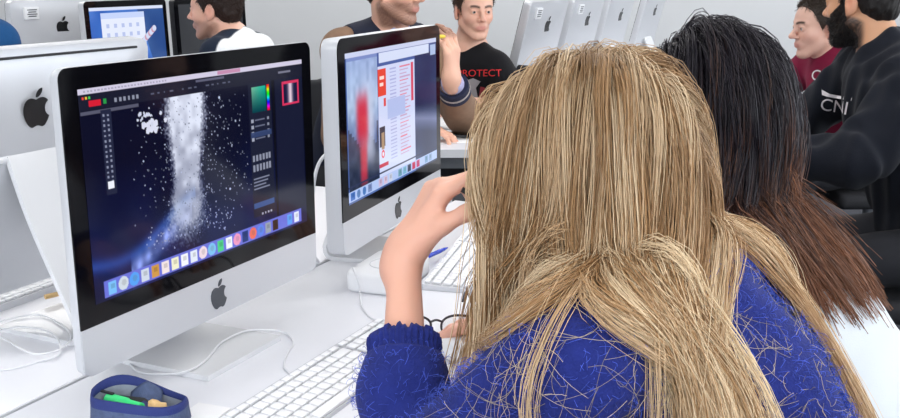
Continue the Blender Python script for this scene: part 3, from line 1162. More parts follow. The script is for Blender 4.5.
class Ell:
    def __init__(s, c, r, R=None, k=.02, sub=False):
        s.c, s.r = np.asarray(c, float), np.asarray(r, float)
        s.R = np.eye(3) if R is None else np.asarray(R, float)
        s.k, s.sub = k, sub

    def bounds(s):
        e = np.sqrt(((s.R * s.r[None]) ** 2).sum(1))
        return s.c - e, s.c + e

    def d(s, X, Y, Z):
        px, py, pz = X - s.c[0], Y - s.c[1], Z - s.c[2]
        R = s.R
        q = [px * R[0, i] + py * R[1, i] + pz * R[2, i] for i in range(3)]
        k0 = np.sqrt(sum((q[i] / s.r[i]) ** 2 for i in range(3)))
        k1 = np.sqrt(sum((q[i] / s.r[i] ** 2) ** 2 for i in range(3)))
        return k0 * (k0 - 1) / np.maximum(k1, 1e-6)

    def grown(s, t):
        return Ell(s.c, s.r + t, s.R, s.k, s.sub)


def smin(a, b, k):
    if k <= 0: return np.minimum(a, b)
    h = np.clip(.5 + .5 * (b - a) / k, 0, 1)
    return b * (1 - h) + a * h - k * h * (1 - h)


def sdf_eval(prims, P):
    X, Y, Z = P[:, 0], P[:, 1], P[:, 2]
    d = np.full(len(P), 9.0)
    for p in prims:
        e = p.d(X, Y, Z)
        d = -smin(-d, e, p.k) if p.sub else smin(d, e, p.k)
    return d


def sdf_mesh(prims, h, clips=(), disp=None, lo=None, hi=None):
    """surface nets of the union; clips: list of (point, normal) half spaces to cut away (normal side removed)"""
    bl = np.min([p.bounds()[0] for p in prims if not p.sub], 0) - 4 * h - .006
    bh = np.max([p.bounds()[1] for p in prims if not p.sub], 0) + 4 * h + .006
    if lo is not None: bl = np.maximum(bl, lo)
    if hi is not None: bh = np.minimum(bh, hi)
    n = np.ceil((bh - bl) / h).astype(int) + 1
    D = np.full(n, .08, np.float32)
    ax = [(bl[i] + np.arange(n[i]) * h).astype(np.float32) for i in range(3)]
    for p in prims:
        a, b = p.bounds()
        m = p.k + 3 * h + .012
        i0 = np.clip(((a - m - bl) / h).astype(int), 0, n); i1 = np.clip(((b + m - bl) / h).astype(int) + 2, 0, n)
        if np.any(i1 <= i0): continue
        sl = tuple(slice(i0[i], i1[i]) for i in range(3))
        X = ax[0][sl[0]][:, None, None]; Y = ax[1][sl[1]][None, :, None]; Z = ax[2][sl[2]][None, None, :]
        e = p.d(X, Y, Z).astype(np.float32)
        D[sl] = -smin(-D[sl], e, p.k) if p.sub else smin(D[sl], e, p.k)
    if disp is not None:
        near = np.abs(D) < .05
        I = np.nonzero(near)
        D[near] += disp(ax[0][I[0]], ax[1][I[1]], ax[2][I[2]]).astype(np.float32)
    for cl in clips:
        if callable(cl):
            D = np.maximum(D, cl(ax[0][:, None, None], ax[1][None, :, None], ax[2][None, None, :]).astype(np.float32))
            continue
        q, nn = cl
        X = ax[0][:, None, None]; Y = ax[1][None, :, None]; Z = ax[2][None, None, :]
        e = (X - q[0]) * nn[0] + (Y - q[1]) * nn[1] + (Z - q[2]) * nn[2]
        D = np.maximum(D, e.astype(np.float32))
    # keep the rim closed
    for i in range(3):
        sl = [slice(None)] * 3
        for e in (0, -1):
            sl[i] = e
            D[tuple(sl)] = np.maximum(D[tuple(sl)], h)
    S = D < 0
    cnt = np.zeros(n - 1, np.uint8)
    for dx in (0, 1):
        for dy in (0, 1):
            for dz in (0, 1):
                cnt += S[dx:n[0] - 1 + dx, dy:n[1] - 1 + dy, dz:n[2] - 1 + dz]
    act = (cnt > 0) & (cnt < 8)
    ci = np.stack(np.nonzero(act), 1)
    idx = np.full(n - 1, -1, np.int32)
    idx[act] = np.arange(len(ci))
    acc = np.zeros((len(ci), 3)); num = np.zeros(len(ci))
    cor = [(x, y, z) for x in (0, 1) for y in (0, 1) for z in (0, 1)]
    val = {c: D[ci[:, 0] + c[0], ci[:, 1] + c[1], ci[:, 2] + c[2]].astype(float) for c in cor}
    for a in cor:
        for i in range(3):
            if a[i] == 0:
                b = list(a); b[i] = 1; b = tuple(b)
                va, vb = val[a], val[b]
                m = (va < 0) != (vb < 0)
                t = np.where(m, va / np.where(m, va - vb, 1), 0)
                for j in range(3):
                    acc[:, j] += np.where(m, a[j] + (t if j == i else 0), 0)
                num += m
    V = bl + (ci + acc / num[:, None]) * h
    F = []
    for i in range(3):
        j, k = (i + 1) % 3, (i + 2) % 3
        sl0 = [slice(None)] * 3; sl1 = [slice(None)] * 3
        sl0[i] = slice(0, -1); sl1[i] = slice(1, None)
        A, B = S[tuple(sl0)], S[tuple(sl1)]
        E = np.stack(np.nonzero(A != B), 1)
        if not len(E): continue
        ok = (E[:, j] >= 1) & (E[:, k] >= 1) & (E[:, j] < n[j] - 1) & (E[:, k] < n[k] - 1)
        E = E[ok]
        q = []
        for (dj, dk) in ((-1, -1), (0, -1), (0, 0), (-1, 0)):
            G = E.copy(); G[:, j] += dj; G[:, k] += dk
            q.append(idx[G[:, 0], G[:, 1], G[:, 2]])
        q = np.stack(q, 1)
        inside_first = A[E[:, 0], E[:, 1], E[:, 2]]
        q[~inside_first] = q[~inside_first][:, ::-1]
        F.append(q)
    F = np.concatenate(F)
    F = F[(F >= 0).all(1)]
    return V, F


def relax(V, F, it=1, lam=.5):
    e = np.concatenate([F[:, [0, 1]], F[:, [1, 2]], F[:, [2, 3]], F[:, [3, 0]]])
    for _ in range(it):
        c = np.bincount(e[:, 0], minlength=len(V)) + np.bincount(e[:, 1], minlength=len(V))
        s = np.stack([np.bincount(e[:, 0], V[e[:, 1], i], len(V)) + np.bincount(e[:, 1], V[e[:, 0], i], len(V)) for i in range(3)], 1)
        V = V + lam * (s / np.maximum(c, 1)[:, None] - V)
    return V


def wrinkles(amp, f=22., seed=0):
    r = np.random.default_rng(seed)
    K = r.normal(size=(6, 3)) * f * np.array([1, 1, .7]); ph = r.uniform(0, 6.28, 6)

    def g(x, y, z):
        d = 0
        for k, p in zip(K, ph):
            d = d + np.sin(x * k[0] + y * k[1] + z * k[2] + p + 1.3 * np.sin(x * k[1] * .6 + z * k[2] * .5))
        return amp * (d / 3 - .6)
    return g


# ------------------------------------------------------------------ strands
def strand_mesh(name, P, R, C, m, parent, off, sides=3):
    """P (N,M,3) points, R (N,M) radii, C (N,M,3) linear colours"""
    N, M, _ = P.shape
    T = np.gradient(P, axis=1)
    T /= np.maximum(np.linalg.norm(T, axis=2, keepdims=True), 1e-9)
    ref = RNG.normal(size=(N, 1, 3))
    X = np.cross(T, np.broadcast_to(ref, T.shape)); X /= np.maximum(np.linalg.norm(X, axis=2, keepdims=True), 1e-9)
    Y = np.cross(T, X)
    rings = []
    for k in range(sides):
        a = 2 * PI * k / sides
        rings.append(P + (X * math.cos(a) + Y * math.sin(a)) * R[..., None])
    V = np.stack(rings, 2)                      # N,M,sides,3
    idx = np.arange(N * M * sides).reshape(N, M, sides)
    F = []
    for k in range(sides):
        k2 = (k + 1) % sides
        F.append(np.stack([idx[:, :-1, k], idx[:, :-1, k2], idx[:, 1:, k2], idx[:, 1:, k]], -1).reshape(-1, 4))
    F = np.concatenate(F)
    Cc = np.repeat(C[:, :, None, :], sides, 2).reshape(-1, 3)
    return np_mesh(name, V.reshape(-1, 3), F, m, parent, smooth=True, col=Cc, off=off)


# ------------------------------------------------------------------ heads, hands, torsos
def head_prims(C, R, s=1.0, jaw=1.0, nose=1.0, beard=0.0, open_=0.0):
    """C head centre (between the ears, a bit above them), R columns right / forward / up"""
    def L(x, y, z): return C + R @ (np.array([x, y, z]) * s)
    def E(c, r, k=.02, sub=False, rot=None):
        RR = R if rot is None else R @ rot
        return Ell(L(*c), np.array(r) * s, RR, k * s, sub)
    def K(a, b, ra, rb=None, k=.015, sub=False): return Cap(L(*a), L(*b), ra * s, (ra if rb is None else rb) * s, k * s, sub)
    P = [E((0, -.016, .038), (.0755, .096, .086)),
         E((0, .030, -.030), (.060 * jaw, .062, .082), .03),
         E((0, .040, .036), (.060, .052, .055), .03)]
    for sx in (-1, 1):
        P += [K((sx * .056 * jaw, .004, -.052), (sx * .022, .066, -.096), .019, .016, .022),
              E((sx * .038, .058, -.022), (.025, .026, .024), .022),
              K((sx * .010, .092, .026), (sx * .046, .076, .024), .0095, .008, .012)]
    P += [K((-.008, .074, -.100), (.008, .074, -.100), .0165, k=.018)]
    for sx in (-1, 1):
        P += [E((sx * .032, .098, .006), (.017, .016, .0115), .014, True)]
    P += [K((0, .090, .020), (0, .108 + .004 * nose, -.018), .0075, .010, .012),
          E((0, .110 + .006 * nose, -.024), (.0115, .013, .0105), None or .008)]
    for sx in (-1, 1):
        P += [E((sx * .0125, .101, -.029), (.0085, .011, .008), .006)]
        P += [E((sx * .007, .105, -.036), (.0035, .005, .003), .003, True)]
        P += [E((sx * .032, .080, .006), (.0150, .0125, .0115), .004),
              K((sx * .020, .0915, .0125), (sx * .043, .0885, .0120), .0042, .0042, .003), K((sx * .022, .0905, -.0015), (sx * .042, .088, -.0010), .0034, .0034, .003)]
    P += [E((0, .083, -.058), (.029, .019, .018), .014),
          E((0, .0965, -.0560), (.020, .0068, .0042), .004), E((0, .0955, -.0660), (.017, .0070, .0048), .004),
          K((-.021, .1015, -.061), (.021, .1015, -.061), .0016, k=.003, sub=True)]
    for sx in (-1, 1):
        P += [E((sx * .078, -.012, -.004), (.0085, .019, .032), .006, False, np.array(Matrix.Rotation(sx * -.35, 3, 'Z'))),
              E((sx * .088, -.008, .000), (.006, .010, .016), .005, True),
              E((sx * .078, -.002, -.030), (.007, .010, .011), .005)]
    return P


def hand_prims(W, D, N, side, s=1.0, curls=((.5, .7, .4),) * 4, spread=.06, thumb=(.6, .3, .3), thumb_out=.6, aim=None):
    """W wrist, D direction of the fingers, N palm normal (the way the palm faces), side +1 when the thumb lies towards cross(D,N)"""
    D = nrm(D); N = nrm(N - D * np.dot(N, D)); T = np.cross(D, N) * side
    P = [Cap(W - D * .02 * s, W + D * .012 * s, .0212 * s, .0235 * s, .03, flat=(N, 1.30))]
    kn = [(.030, .088), (.010, .094), (-.010, .090), (-.029, .080)]
    ln = [(.044, .026, .021), (.048, .030, .022), (.045, .028, .022), (.035, .021, .019)]
    for i, ((t, l), lens) in enumerate(zip(kn, ln)):
        K = W + (D * l + T * t - N * (.003 * abs(i - 1.2))) * s
        P.append(Cap(W + (D * .012 + T * t * .62) * s, K, .0135 * s, .0112 * s, .016 * s))
        d = nrm(D + T * spread * (1.5 - i))
        nn = nrm(N - d * np.dot(N, d))
        p = K
        r = (.0095, .0098, .0094, .0084)[i] * s
        for j in range(3):
            a = curls[i][j]
            d, nn = d * math.cos(a) + nn * math.sin(a), nn * math.cos(a) - d * math.sin(a)
            q = p + d * lens[j] * s
            P.append(Cap(p, q, r * (1 - .08 * j), r * (1 - .08 * (j + 1)), .006 * s))
            p = q
    # thumb from the side of the palm near its base
    p = W + (D * .022 + T * .022 + N * .006) * s
    d = nrm(D * .75 + T * thumb_out + N * .35) if aim is None else nrm(np.asarray(aim[0]) - p)
    for j, l in enumerate((.044, .032, .027)):
        if j > 0:
            a = thumb[j]
            d = nrm(d + (-T * .8 + N * .3 + D * .3) * a) if aim is None else nrm(np.asarray(aim[j]) - p)
        q = p + d * l * s
        P.append(Cap(p, q, (.0150, .0108, .0098)[j] * s, (.0112, .0100, .0080)[j] * s, (.016, .007, .006)[j] * s))
        p = q
    return P


def elbow(S, W, l1, l2, pole):
    v = W - S
    d = np.linalg.norm(v)
    d = min(d, (l1 + l2) * .995)
    u = v / np.linalg.norm(v)
    a = (l1 * l1 - l2 * l2 + d * d) / (2 * d)
    h = math.sqrt(max(0, l1 * l1 - a * a))
    w = np.asarray(pole, float) - S
    w = w - u * (w @ u)
    return S + u * a + nrm(w) * h


class Body:
    """skeleton of a seated person"""

    def __init__(s, hip, neck, fwd, sw=.185, build=1.0, sh_drop=.06, shoulder_axis=None):
        s.hip, s.neck = np.asarray(hip, float), np.asarray(neck, float)
        s.f = nrm([fwd[0], fwd[1], 0])
        s.right = nrm(np.cross(s.f, [0, 0, 1])) if shoulder_axis is None else nrm(shoulder_axis)
        s.sp = nrm(s.neck - s.hip)
        s.build = build
        base = s.neck - s.sp * sh_drop
        s.shR = base + s.right * sw
        s.shL = base - s.right * sw
        s.fw = nrm(np.cross(s.sp, s.right))
        s.R = np.stack([s.right, s.fw, np.cross(s.right, s.fw)], 1)

    def torso(s):
        b = s.build
        H, N = s.hip, s.neck
        at_ = lambda t, y=0: H + (N - H) * t + s.fw * y
        P = [Ell(at_(.02), (.165 * b, .115 * b, .12), s.R, .05),
             Ell(at_(.33), (.140 * b, .098 * b, .17), s.R, .06),
             Ell(at_(.68, .005), (.158 * b, .108 * b, .19), s.R, .06),
             Cap(s.shL, s.shR, .054 * b, k=.05)]
        for S in (s.shL, s.shR):
            P.append(Cap(N - s.sp * .004 - s.fw * .012, S * .72 + N * .28 + s.sp * .002, .035 * b, .042 * b, .04))
        return P

    def arm(s, S, E, W, r=(.052, .040, .041, .027)):
        b = s.build
        return [Cap(S, E, r[0] * b, r[1] * b, .03), Cap(E, W, r[2] * b, r[3] * b, .02)]

    def legs(s, foot=None, knee_dz=None):
        """thighs, shins"""
        P = []
        out = []
        for sd in (-1, 1):
            hp = s.hip + s.right * sd * .085 - np.array([0, 0, .01])
            kn = hp + s.f * .41 + s.right * sd * .04
            kn[2] = .52
            an = kn + s.f * .03 + s.right * sd * .01
            an[2] = .09
            P += [Cap(hp, kn, .083 * s.build, .060, .04), Cap(kn, an, .058, .042, .03)]
            out.append((kn, an))
        return P, out


def shoe(parent, an, f, off, m):
    mb = MB()
    ang = math.atan2(f[1], f[0]) - PI / 2
    V = []; F = []
    n = 20
    prof = [(0.0, 1.0, 1.0), (.018, 1.0, 1.0), (.03, .97, .98), (.05, .86, .80), (.07, .72, .52), (.095, .62, .40)]
    for z, sw, sl in prof:
        for k in range(n):
            a = 2 * PI * k / n
            x = .046 * sw * math.copysign(abs(math.cos(a)) ** .8, math.cos(a))
            y = .135 * sl * math.sin(a) + .055 - (1 - sl) * .085
            V.append((x, y, z))
    for i in range(len(prof) - 1):
        for k in range(n): F.append((i * n + k, i * n + (k + 1) % n, (i + 1) * n + (k + 1) % n, (i + 1) * n + k))
    F.append(tuple(range(n))[::-1]); F.append(tuple(range((len(prof) - 1) * n, len(prof) * n)))
    c, s_ = math.cos(ang), math.sin(ang)
    V = [(an[0] + x * c - y * s_, an[1] + x * s_ + y * c, z + .001) for x, y, z in V]
    o = np_mesh('shoe', V, F, m, parent, off=off)
    return o


def chair(label, loc, fwd, seat_h=.45, back=True, group=None, mcol=None):
    """office chair: star foot with casters, gas post, seat and backrest; local +y = the way the sitter faces"""
    m = mcol or mat('chair_fabric', (30, 31, 36), rough=.85, bump=.3, bscale=400)
    t = thing('office_chair', label, 'chair', (loc[0], loc[1], 0), math.atan2(fwd[1], fwd[0]) - PI / 2, group)
    MB().box((0, 0, seat_h - .03), (.45, .44, .06), bev=.024, seg=3).build('seat', m, t)
    MB().lathe([(0, .07), (.03, .07), (.03, .25), (.02, .25), (.02, seat_h - .06), (0, seat_h - .06)], seg=16).build('post', M_leg, t)
    for k in range(5):
        a = 2 * PI * k / 5 + .3
        d = Vector((math.cos(a), math.sin(a), 0))
        MB().tube([d * .02 + Vector((0, 0, .10)), d * .28 + Vector((0, 0, .075))], [.02, .013], 8).build('leg', M_dark, t)
        MB().lathe([(0, -.012), (.026, -.012), (.028, 0), (.026, .012), (0, .012)], seg=14, M=Matrix.Translation(d * .28 + Vector((0, 0, .0285))) @ Matrix.Rotation(a, 4, 'Z') @ Matrix.Rotation(PI / 2, 4, 'X')).build('caster', M_dark, t)
    if back:
        MB().box((0, -.285, seat_h + .26), (.40, .045, .34), Matrix.Translation((0, 0, 0)), bev=.02, seg=3).build('backrest', m, t)
        MB().tube([(0, -.1, seat_h - .055), (0, -.315, seat_h - .04), (0, -.33, seat_h + .02), (0, -.318, seat_h + .2)], .013, 8).build('back_support', M_dark, t)
    return t
# ================================================================== people
M_skin = mat('skin', (224, 176, 152), rough=.48, attr='Col', sss=.12, bump=.06, bscale=900)
M_hair = mat('hair', (90, 70, 50), rough=.45, attr='Col', spec=.45)
_nt = M_hair.node_tree
_tr = _nt.nodes.new('ShaderNodeBsdfTranslucent')
_mx = _nt.nodes.new('ShaderNodeMixShader')
_mx.inputs[0].default_value = .18
_at = [x for x in _nt.nodes if x.type == 'ATTRIBUTE'][0]
_nt.links.new(_at.outputs['Color'], _tr.inputs['Color'])
_nt.links.new(_nt.nodes['Principled BSDF'].outputs[0], _mx.inputs[1])
_nt.links.new(_tr.outputs[0], _mx.inputs[2])
_nt.links.new(_mx.outputs[0], [x for x in _nt.nodes if x.type == 'OUTPUT_MATERIAL'][0].inputs['Surface'])
M_eyew = mat('eye', (236, 236, 236), rough=.12, attr='Col')
M_jeans = mat('trousers_dark', (24, 25, 32), rough=.9, bump=.2, bscale=500)
M_shoe = mat('shoe_dark', (28, 28, 32), rough=.6)


def cloth(name, rgb, rough=.9, bump=.35, bscale=420, noise=.06, attr=None):
    return mat(name, rgb, rough=rough, bump=bump, bscale=bscale, noise=noise, nscale=60, attr=attr, spec=.2, sheen=.04)


def smooth01(x, a, b):
    t = np.clip((x - a) / (b - a), 0, 1)
    return t * t * (3 - 2 * t)


def skin_colors(V, C, R, s, skin, lips=(200, 132, 122), brow=None, beard=None, beard_amt=0.0, hands=None):
    col = np.ones((len(V), 3)) * np.array(skin, float)
    q = (V - C) @ R / s                              # head-local
    x, y, z = q[:, 0], q[:, 1], q[:, 2]

    def mixc(m, c):
        nonlocal col
        col = col * (1 - m[:, None]) + np.array(c, float) * m[:, None]
    face = (y > .02) & (y < .12) & (np.abs(z) < .14)
    ck = np.exp(-(((np.abs(x) - .042) / .022) ** 2 + ((z + .028) / .022) ** 2)) * face
    mixc(ck * .20, (222, 142, 124))
    ns = np.exp(-((x / .018) ** 2 + ((z + .026) / .014) ** 2)) * (y > .09) * (y < .135)
    mixc(ns * .3, (216, 140, 122))
    ear = np.exp(-(((np.abs(x) - .082) / .012) ** 2 + ((y + .012) / .03) ** 2 + (z / .045) ** 2))
    mixc(ear * .35, (214, 132, 116))
    if beard is not None:
        m = smooth01(-z, .030, .052) * smooth01(y + .045 * smooth01(-z, .02, .06), .000, .025) * (1 - smooth01(-z, .125, .145))
        m = np.maximum(m, (z < .014) * (z > -.05) * (y > .003) * (y < .028 + .035 * np.clip(-z / .03, 0, 1)) * (np.abs(x) > .04) * (beard_amt > .6))
        m = np.maximum(m, smooth01(-z, .034, .042) * (y > .07) * (np.abs(x) < .036) * (z > -.06))
        n_ = .75 + .25 * np.sin(x * 900) * np.sin(y * 800 + z * 700)
        mixc(np.clip(m * beard_amt * n_, 0, 1), beard)
    lp = np.exp(-((x / .021) ** 4 + ((z + .0608) / .0098) ** 4)) * (y > .088) * (y < .125)
    mixc(np.clip(lp * 1.0, 0, .7), lips)
    if brow is not None:
        zc = .0255 + .004 * np.sin((np.abs(x) - .012) / .04 * PI)
        b = smooth01(np.abs(x), .008, .014) * (1 - smooth01(np.abs(x), .044, .052)) * np.exp(-((z - zc) / .0048) ** 4) * (y > .05) * (y < .12)
        mixc(np.clip(b, 0, .92), brow)
    return lin(np.clip(col, 0, 255))


def eyes(parent, C, R, s, off, iris=(70, 52, 40)):
    for sx in (-1, 1):
        mb = MB()
        mb.ball((0, 0, 0), .0112 * s, 20)
        o = mb.build('eye', M_eyew, parent)
        me = o.data
        n = len(me.vertices)
        co = np.empty(n * 3, np.float32); me.vertices.foreach_get('co', co); co = co.reshape(-1, 3)
        r = np.linalg.norm(co[:, [0, 2]], axis=1) / (.0112 * s)
        f = co[:, 1] > 0
        col = np.ones((n, 3)) * lin((205, 200, 198))
        col[f & (r < .50)] = lin(iris)
        col[f & (r < .24)] = lin((12, 12, 14))
        c = C + R @ (np.array([sx * .032, .0832, .0055]) * s)
        co = co @ R.T + c - off
        me.vertices.foreach_set('co', co.astype(np.float32).ravel())
        a = me.color_attributes.new('Col', 'FLOAT_COLOR', 'POINT')
        cc = np.ones((n, 4), np.float32); cc[:, :3] = col
        a.data.foreach_set('color', cc.ravel())


def short_hair(parent, C, R, s, off, rgb, length=.022, n=5200, top=.014, line=None, comb=(0, -.4, .2), seed=3):
    ly = [-.13, -.06, -.035, -.020, -.004, .012, .020, .040, .055, .075, .13]
    lz = [-.060, -.058, -.040, .005, .026, .010, -.012, .030, .070, .094, .10] if line is None else line

    def cut(X, Y, Z):
        x = ((X - C[0]) * R[0, 0] + (Y - C[1]) * R[1, 0] + (Z - C[2]) * R[2, 0]) / s
        y = ((X - C[0]) * R[0, 1] + (Y - C[1]) * R[1, 1] + (Z - C[2]) * R[2, 1]) / s
        z = ((X - C[0]) * R[0, 2] + (Y - C[1]) * R[1, 2] + (Z - C[2]) * R[2, 2]) / s
        return (np.interp(y, ly, lz) - z) * .7 * s
    g = lambda c, r: Ell(C + R @ (np.array(c) * s), np.array(r) * s, R, .02 * s)
    P = [g((0, -.016, .038), (.0755 + .005, .096 + .006, .086 + .007)), g((0, .036, .042), (.063, .055, .060)), g((0, -.03, .060), (.066, .078, .066 + top)),
         g((0, -.060, -.010), (.062, .045, .060))]
    V, F = sdf_mesh(P, .0036 * s, clips=[cut], disp=wrinkles(.0018, 160, seed))
    V = relax(V, F, 1)
    cap_col = np.ones((len(V), 3)) * lin(rgb) * .75
    # strands
    r = np.random.default_rng(seed)
    fc = V[F].mean(1)
    fn = np.cross(V[F[:, 1]] - V[F[:, 0]], V[F[:, 2]] - V[F[:, 0]]); fn /= np.maximum(np.linalg.norm(fn, axis=1, keepdims=True), 1e-12)
    out = ((fc - (C + R @ np.array([0, -.016, .03]) * s)) * fn).sum(1) > 0
    pick = r.choice(np.nonzero(out)[0], n)
    p0 = fc[pick]; nn = fn[pick]
    cd = R @ np.array(comb, float)
    tang = cd + np.array([0, 0, -.5]) - nn * ((cd + np.array([0, 0, -.5])) * nn).sum(1)[:, None]
    d = nn * .55 + tang * .8 + r.normal(size=(n, 3)) * .25
    d /= np.linalg.norm(d, axis=1, keepdims=True)
    L = length * s * r.uniform(.5, 1.2, n)
    z = ((p0 - C) @ R)[:, 2] / s
    L *= .45 + .55 * smooth01(z, .0, .07)
    M = 4
    t = np.linspace(0, 1, M)
    Pp = p0[:, None] - nn[:, None] * .002 + d[:, None] * (L[:, None] * t)[..., None] - nn[:, None] * (L[:, None] * .35 * t ** 2)[..., None]
    Rr = np.ones((n, M)) * .0011 * s * (1 - .6 * t)
    cc = lin(rgb) * r.uniform(.6, 1.5, (n, 1, 1)) * np.ones((n, M, 3))
    # one mesh: cap + strands
    so = strand_mesh('tmp', Pp, Rr, cc, None, None, off)
    sv = np.empty(len(so.data.vertices) * 3, np.float32); so.data.vertices.foreach_get('co', sv); sv = sv.reshape(-1, 3)
    li = np.empty(len(so.data.loops), np.int32); so.data.loops.foreach_get('vertex_index', li)
    me = so.data
    bpy.data.objects.remove(so); bpy.data.meshes.remove(me)
    V2 = np.concatenate([V - off, sv]); F2 = np.concatenate([F, li.reshape(-1, 4) + len(V)])
    col = np.concatenate([cap_col, np.repeat(cc[:, :, None], 3, 2).reshape(-1, 3)])
    return np_mesh('hair', V2, F2, M_hair, parent, col=col)


def beard_strands(parent, C, R, s, off, rgb, bV, bF, n=4200, length=.013, seed=9):
    r = np.random.default_rng(seed)
    fc = bV[bF].mean(1)
    q = (fc - C) @ R / s
    x, y, z = q.T
    m = (z < -.036) & (z > -.125) & (y > .008 - .5 * np.clip(-z - .05, 0, .05)) & ~((np.abs(z + .061) < .010) & (np.abs(x) < .026)) & ~((np.abs(x) < .02) & (z > -.046) & (z < -.02))
    m |= (z < .016) & (z > -.05) & (y > .002) & (y < .030 + .035 * np.clip(-z / .03, 0, 1)) & (np.abs(x) > .040)
    idx = np.nonzero(m)[0]
    fn = np.cross(bV[bF[:, 1]] - bV[bF[:, 0]], bV[bF[:, 2]] - bV[bF[:, 0]]); fn /= np.maximum(np.linalg.norm(fn, axis=1, keepdims=True), 1e-12)
    pick = r.choice(idx, n)
    nn = fn[pick]
    d = nn * .7 + R @ np.array([0, .1, -.7]) + r.normal(size=(n, 3)) * .25
    d /= np.linalg.norm(d, axis=1, keepdims=True)
    M = 4; t = np.linspace(0, 1, M)
    L = length * s * r.uniform(.5, 1.1, n)
    P = fc[pick][:, None] - nn[:, None] * .001 + d[:, None] * (L[:, None] * t)[..., None]
    cc = lin(rgb) * r.uniform(.6, 1.4, (n, 1, 1)) * np.ones((n, M, 3))
    return strand_mesh('beard', P, np.ones((n, M)) * .0011 * (1 - .5 * t), cc, M_hair, parent, off)


CLOSE = {}


def make_person(label, B, C, hf, hup=(0, 0, 1), s=1.0, skin=(226, 180, 158), arms=(), shirt=None, shirt_mat=None, sleeve='long', shirt_t=.010, h=.0042,
                hair=None, brow=None, beard=None, beard_amt=0, iris=(70, 52, 40), jaw=1.0, nose=1.0, cat='person', shirt_name='shirt', shirt_col=None, wr=.003, pants=M_jeans,
                group=None, body_lo=None, extra_clip=(), lips=(200, 132, 122), neck_r=.054, legs=True):
    C = np.asarray(C, float)
    R = frame_from(hf, hup)
    base = np.array([B.hip[0], B.hip[1], 0.0])
    t = thing('person', label, cat, base, 0, group)
    HP = head_prims(C, R, s, jaw, nose)
    nk0 = C + R @ (np.array([0, -.030, -.055]) * s)
    NP = [Cap(nk0, B.neck + B.sp * .01, neck_r * s, (neck_r + .006) * s, .03), Cap(B.neck + B.sp * .01, B.neck - B.sp * .06, .052 * s, .062, .03)]
    TP = B.torso()
    AP = []; HA = []; SL = []
    clips = list(extra_clip)
    for sd, a in arms:
        S = B.shR if sd == 'R' else B.shL
        W = np.asarray(a['W'], float)
        E = np.asarray(a['E'], float) if 'E' in a else elbow(S, W, .295, .255, a['pole'])
        r = a.get('r', (.052, .041, .041, .025))
        ar = B.arm(S, E, W, r)
        AP += ar
        HA += hand_prims(W, a['D'], a['N'], -1 if sd == 'L' else 1, a.get('hs', .98), a.get('curls', ((.35, .5, .3),) * 4), a.get('spread', .06), a.get('thumb', (.6, .3, .3)), a.get('to', .6), a.get('aim'))
        cut = a.get('cut', .93)
        up, fo = ar
        st = a.get('st', shirt_t)
        SL.append(up.grown(st))
        if sleeve == 'long':
            Wc = E + (W - E) * cut
            rr = r[2] + (r[3] - r[2]) * cut
            SL.append(Cap(E, Wc, (r[2] + st) * B.build, (rr + st * a.get('cuffk', 1.0)) * B.build, .02))
            ax = nrm(W - E)
            clips.append(('cuff', Wc, ax))
    BP = HP + NP + TP + AP + HA
    V, F = sdf_mesh(BP, h, lo=body_lo)
    V = relax(V, F, 1, .35)
    col = skin_colors(V, C, R, s, skin, lips, brow, beard, beard_amt)
    bo = np_mesh('body', V, F, M_skin, t, col=col, off=base)
    eyes(t, C, R, s, base, iris)
    # the shirt: the same trunk and arms, a little fuller, cut at neck and cuffs
    SP = [p.grown(shirt_t) for p in TP] + SL
    nkc = B.neck + B.sp * .045
    SP.append(Cap(nk0 * .6 + B.neck * .4 + R @ np.array([0, .01, .02]), B.neck + B.sp * .015, neck_r + .008, neck_r + .008, .008, True))
    real = []
    for c in clips:
        if isinstance(c, tuple) and len(c) == 3:
            q, ax = c[1], c[2]
            def f(X, Y, Z, q=q, ax=ax):
                e = (X - q[0]) * ax[0] + (Y - q[1]) * ax[1] + (Z - q[2]) * ax[2]
                near = np.sqrt((X - q[0]) ** 2 + (Y - q[1]) ** 2 + (Z - q[2]) ** 2) < .075
                return np.where(near, e, -9.)
            real.append(f)
        else:
            real.append(c)
    real.append((B.hip - B.sp * .085, -B.sp))
    V2, F2 = sdf_mesh(SP, h, clips=real, disp=wrinkles(wr, 26, int(abs(C[0] * 1000))))
    V2 = relax(V2, F2, 1, .5)
    sc = None
    if shirt_col is not None: sc = shirt_col(V2)
    so = np_mesh(shirt_name, V2, F2, shirt_mat, t, col=sc, off=base)
    if legs:
        LP, ank = B.legs()
        PP = [Ell(B.hip + B.sp * .0, (.172 * B.build, .122 * B.build, .105), B.R, .05)] + LP
        V3, F3 = sdf_mesh(PP, .008, clips=[((0, 0, .075), (0, 0, -1))], disp=wrinkles(.003, 24, 5))
        np_mesh('trousers', relax(V3, F3, 1), F3, pants, t, off=base)
        for kn, an in ank: shoe(t, an, B.f, base, M_shoe)
    if hair is not None: short_hair(t, C, R, s, base, **hair)
    if beard is not None and beard_amt > .6: beard_strands(t, C, R, s, base, beard, V, F)
    return dict(t=t, s=s, base=base, C=C, R=R, HP=HP, TP=TP, SP=SP, NP=NP, shirt=so, V=V2, F=F2, body=bo, all=BP)


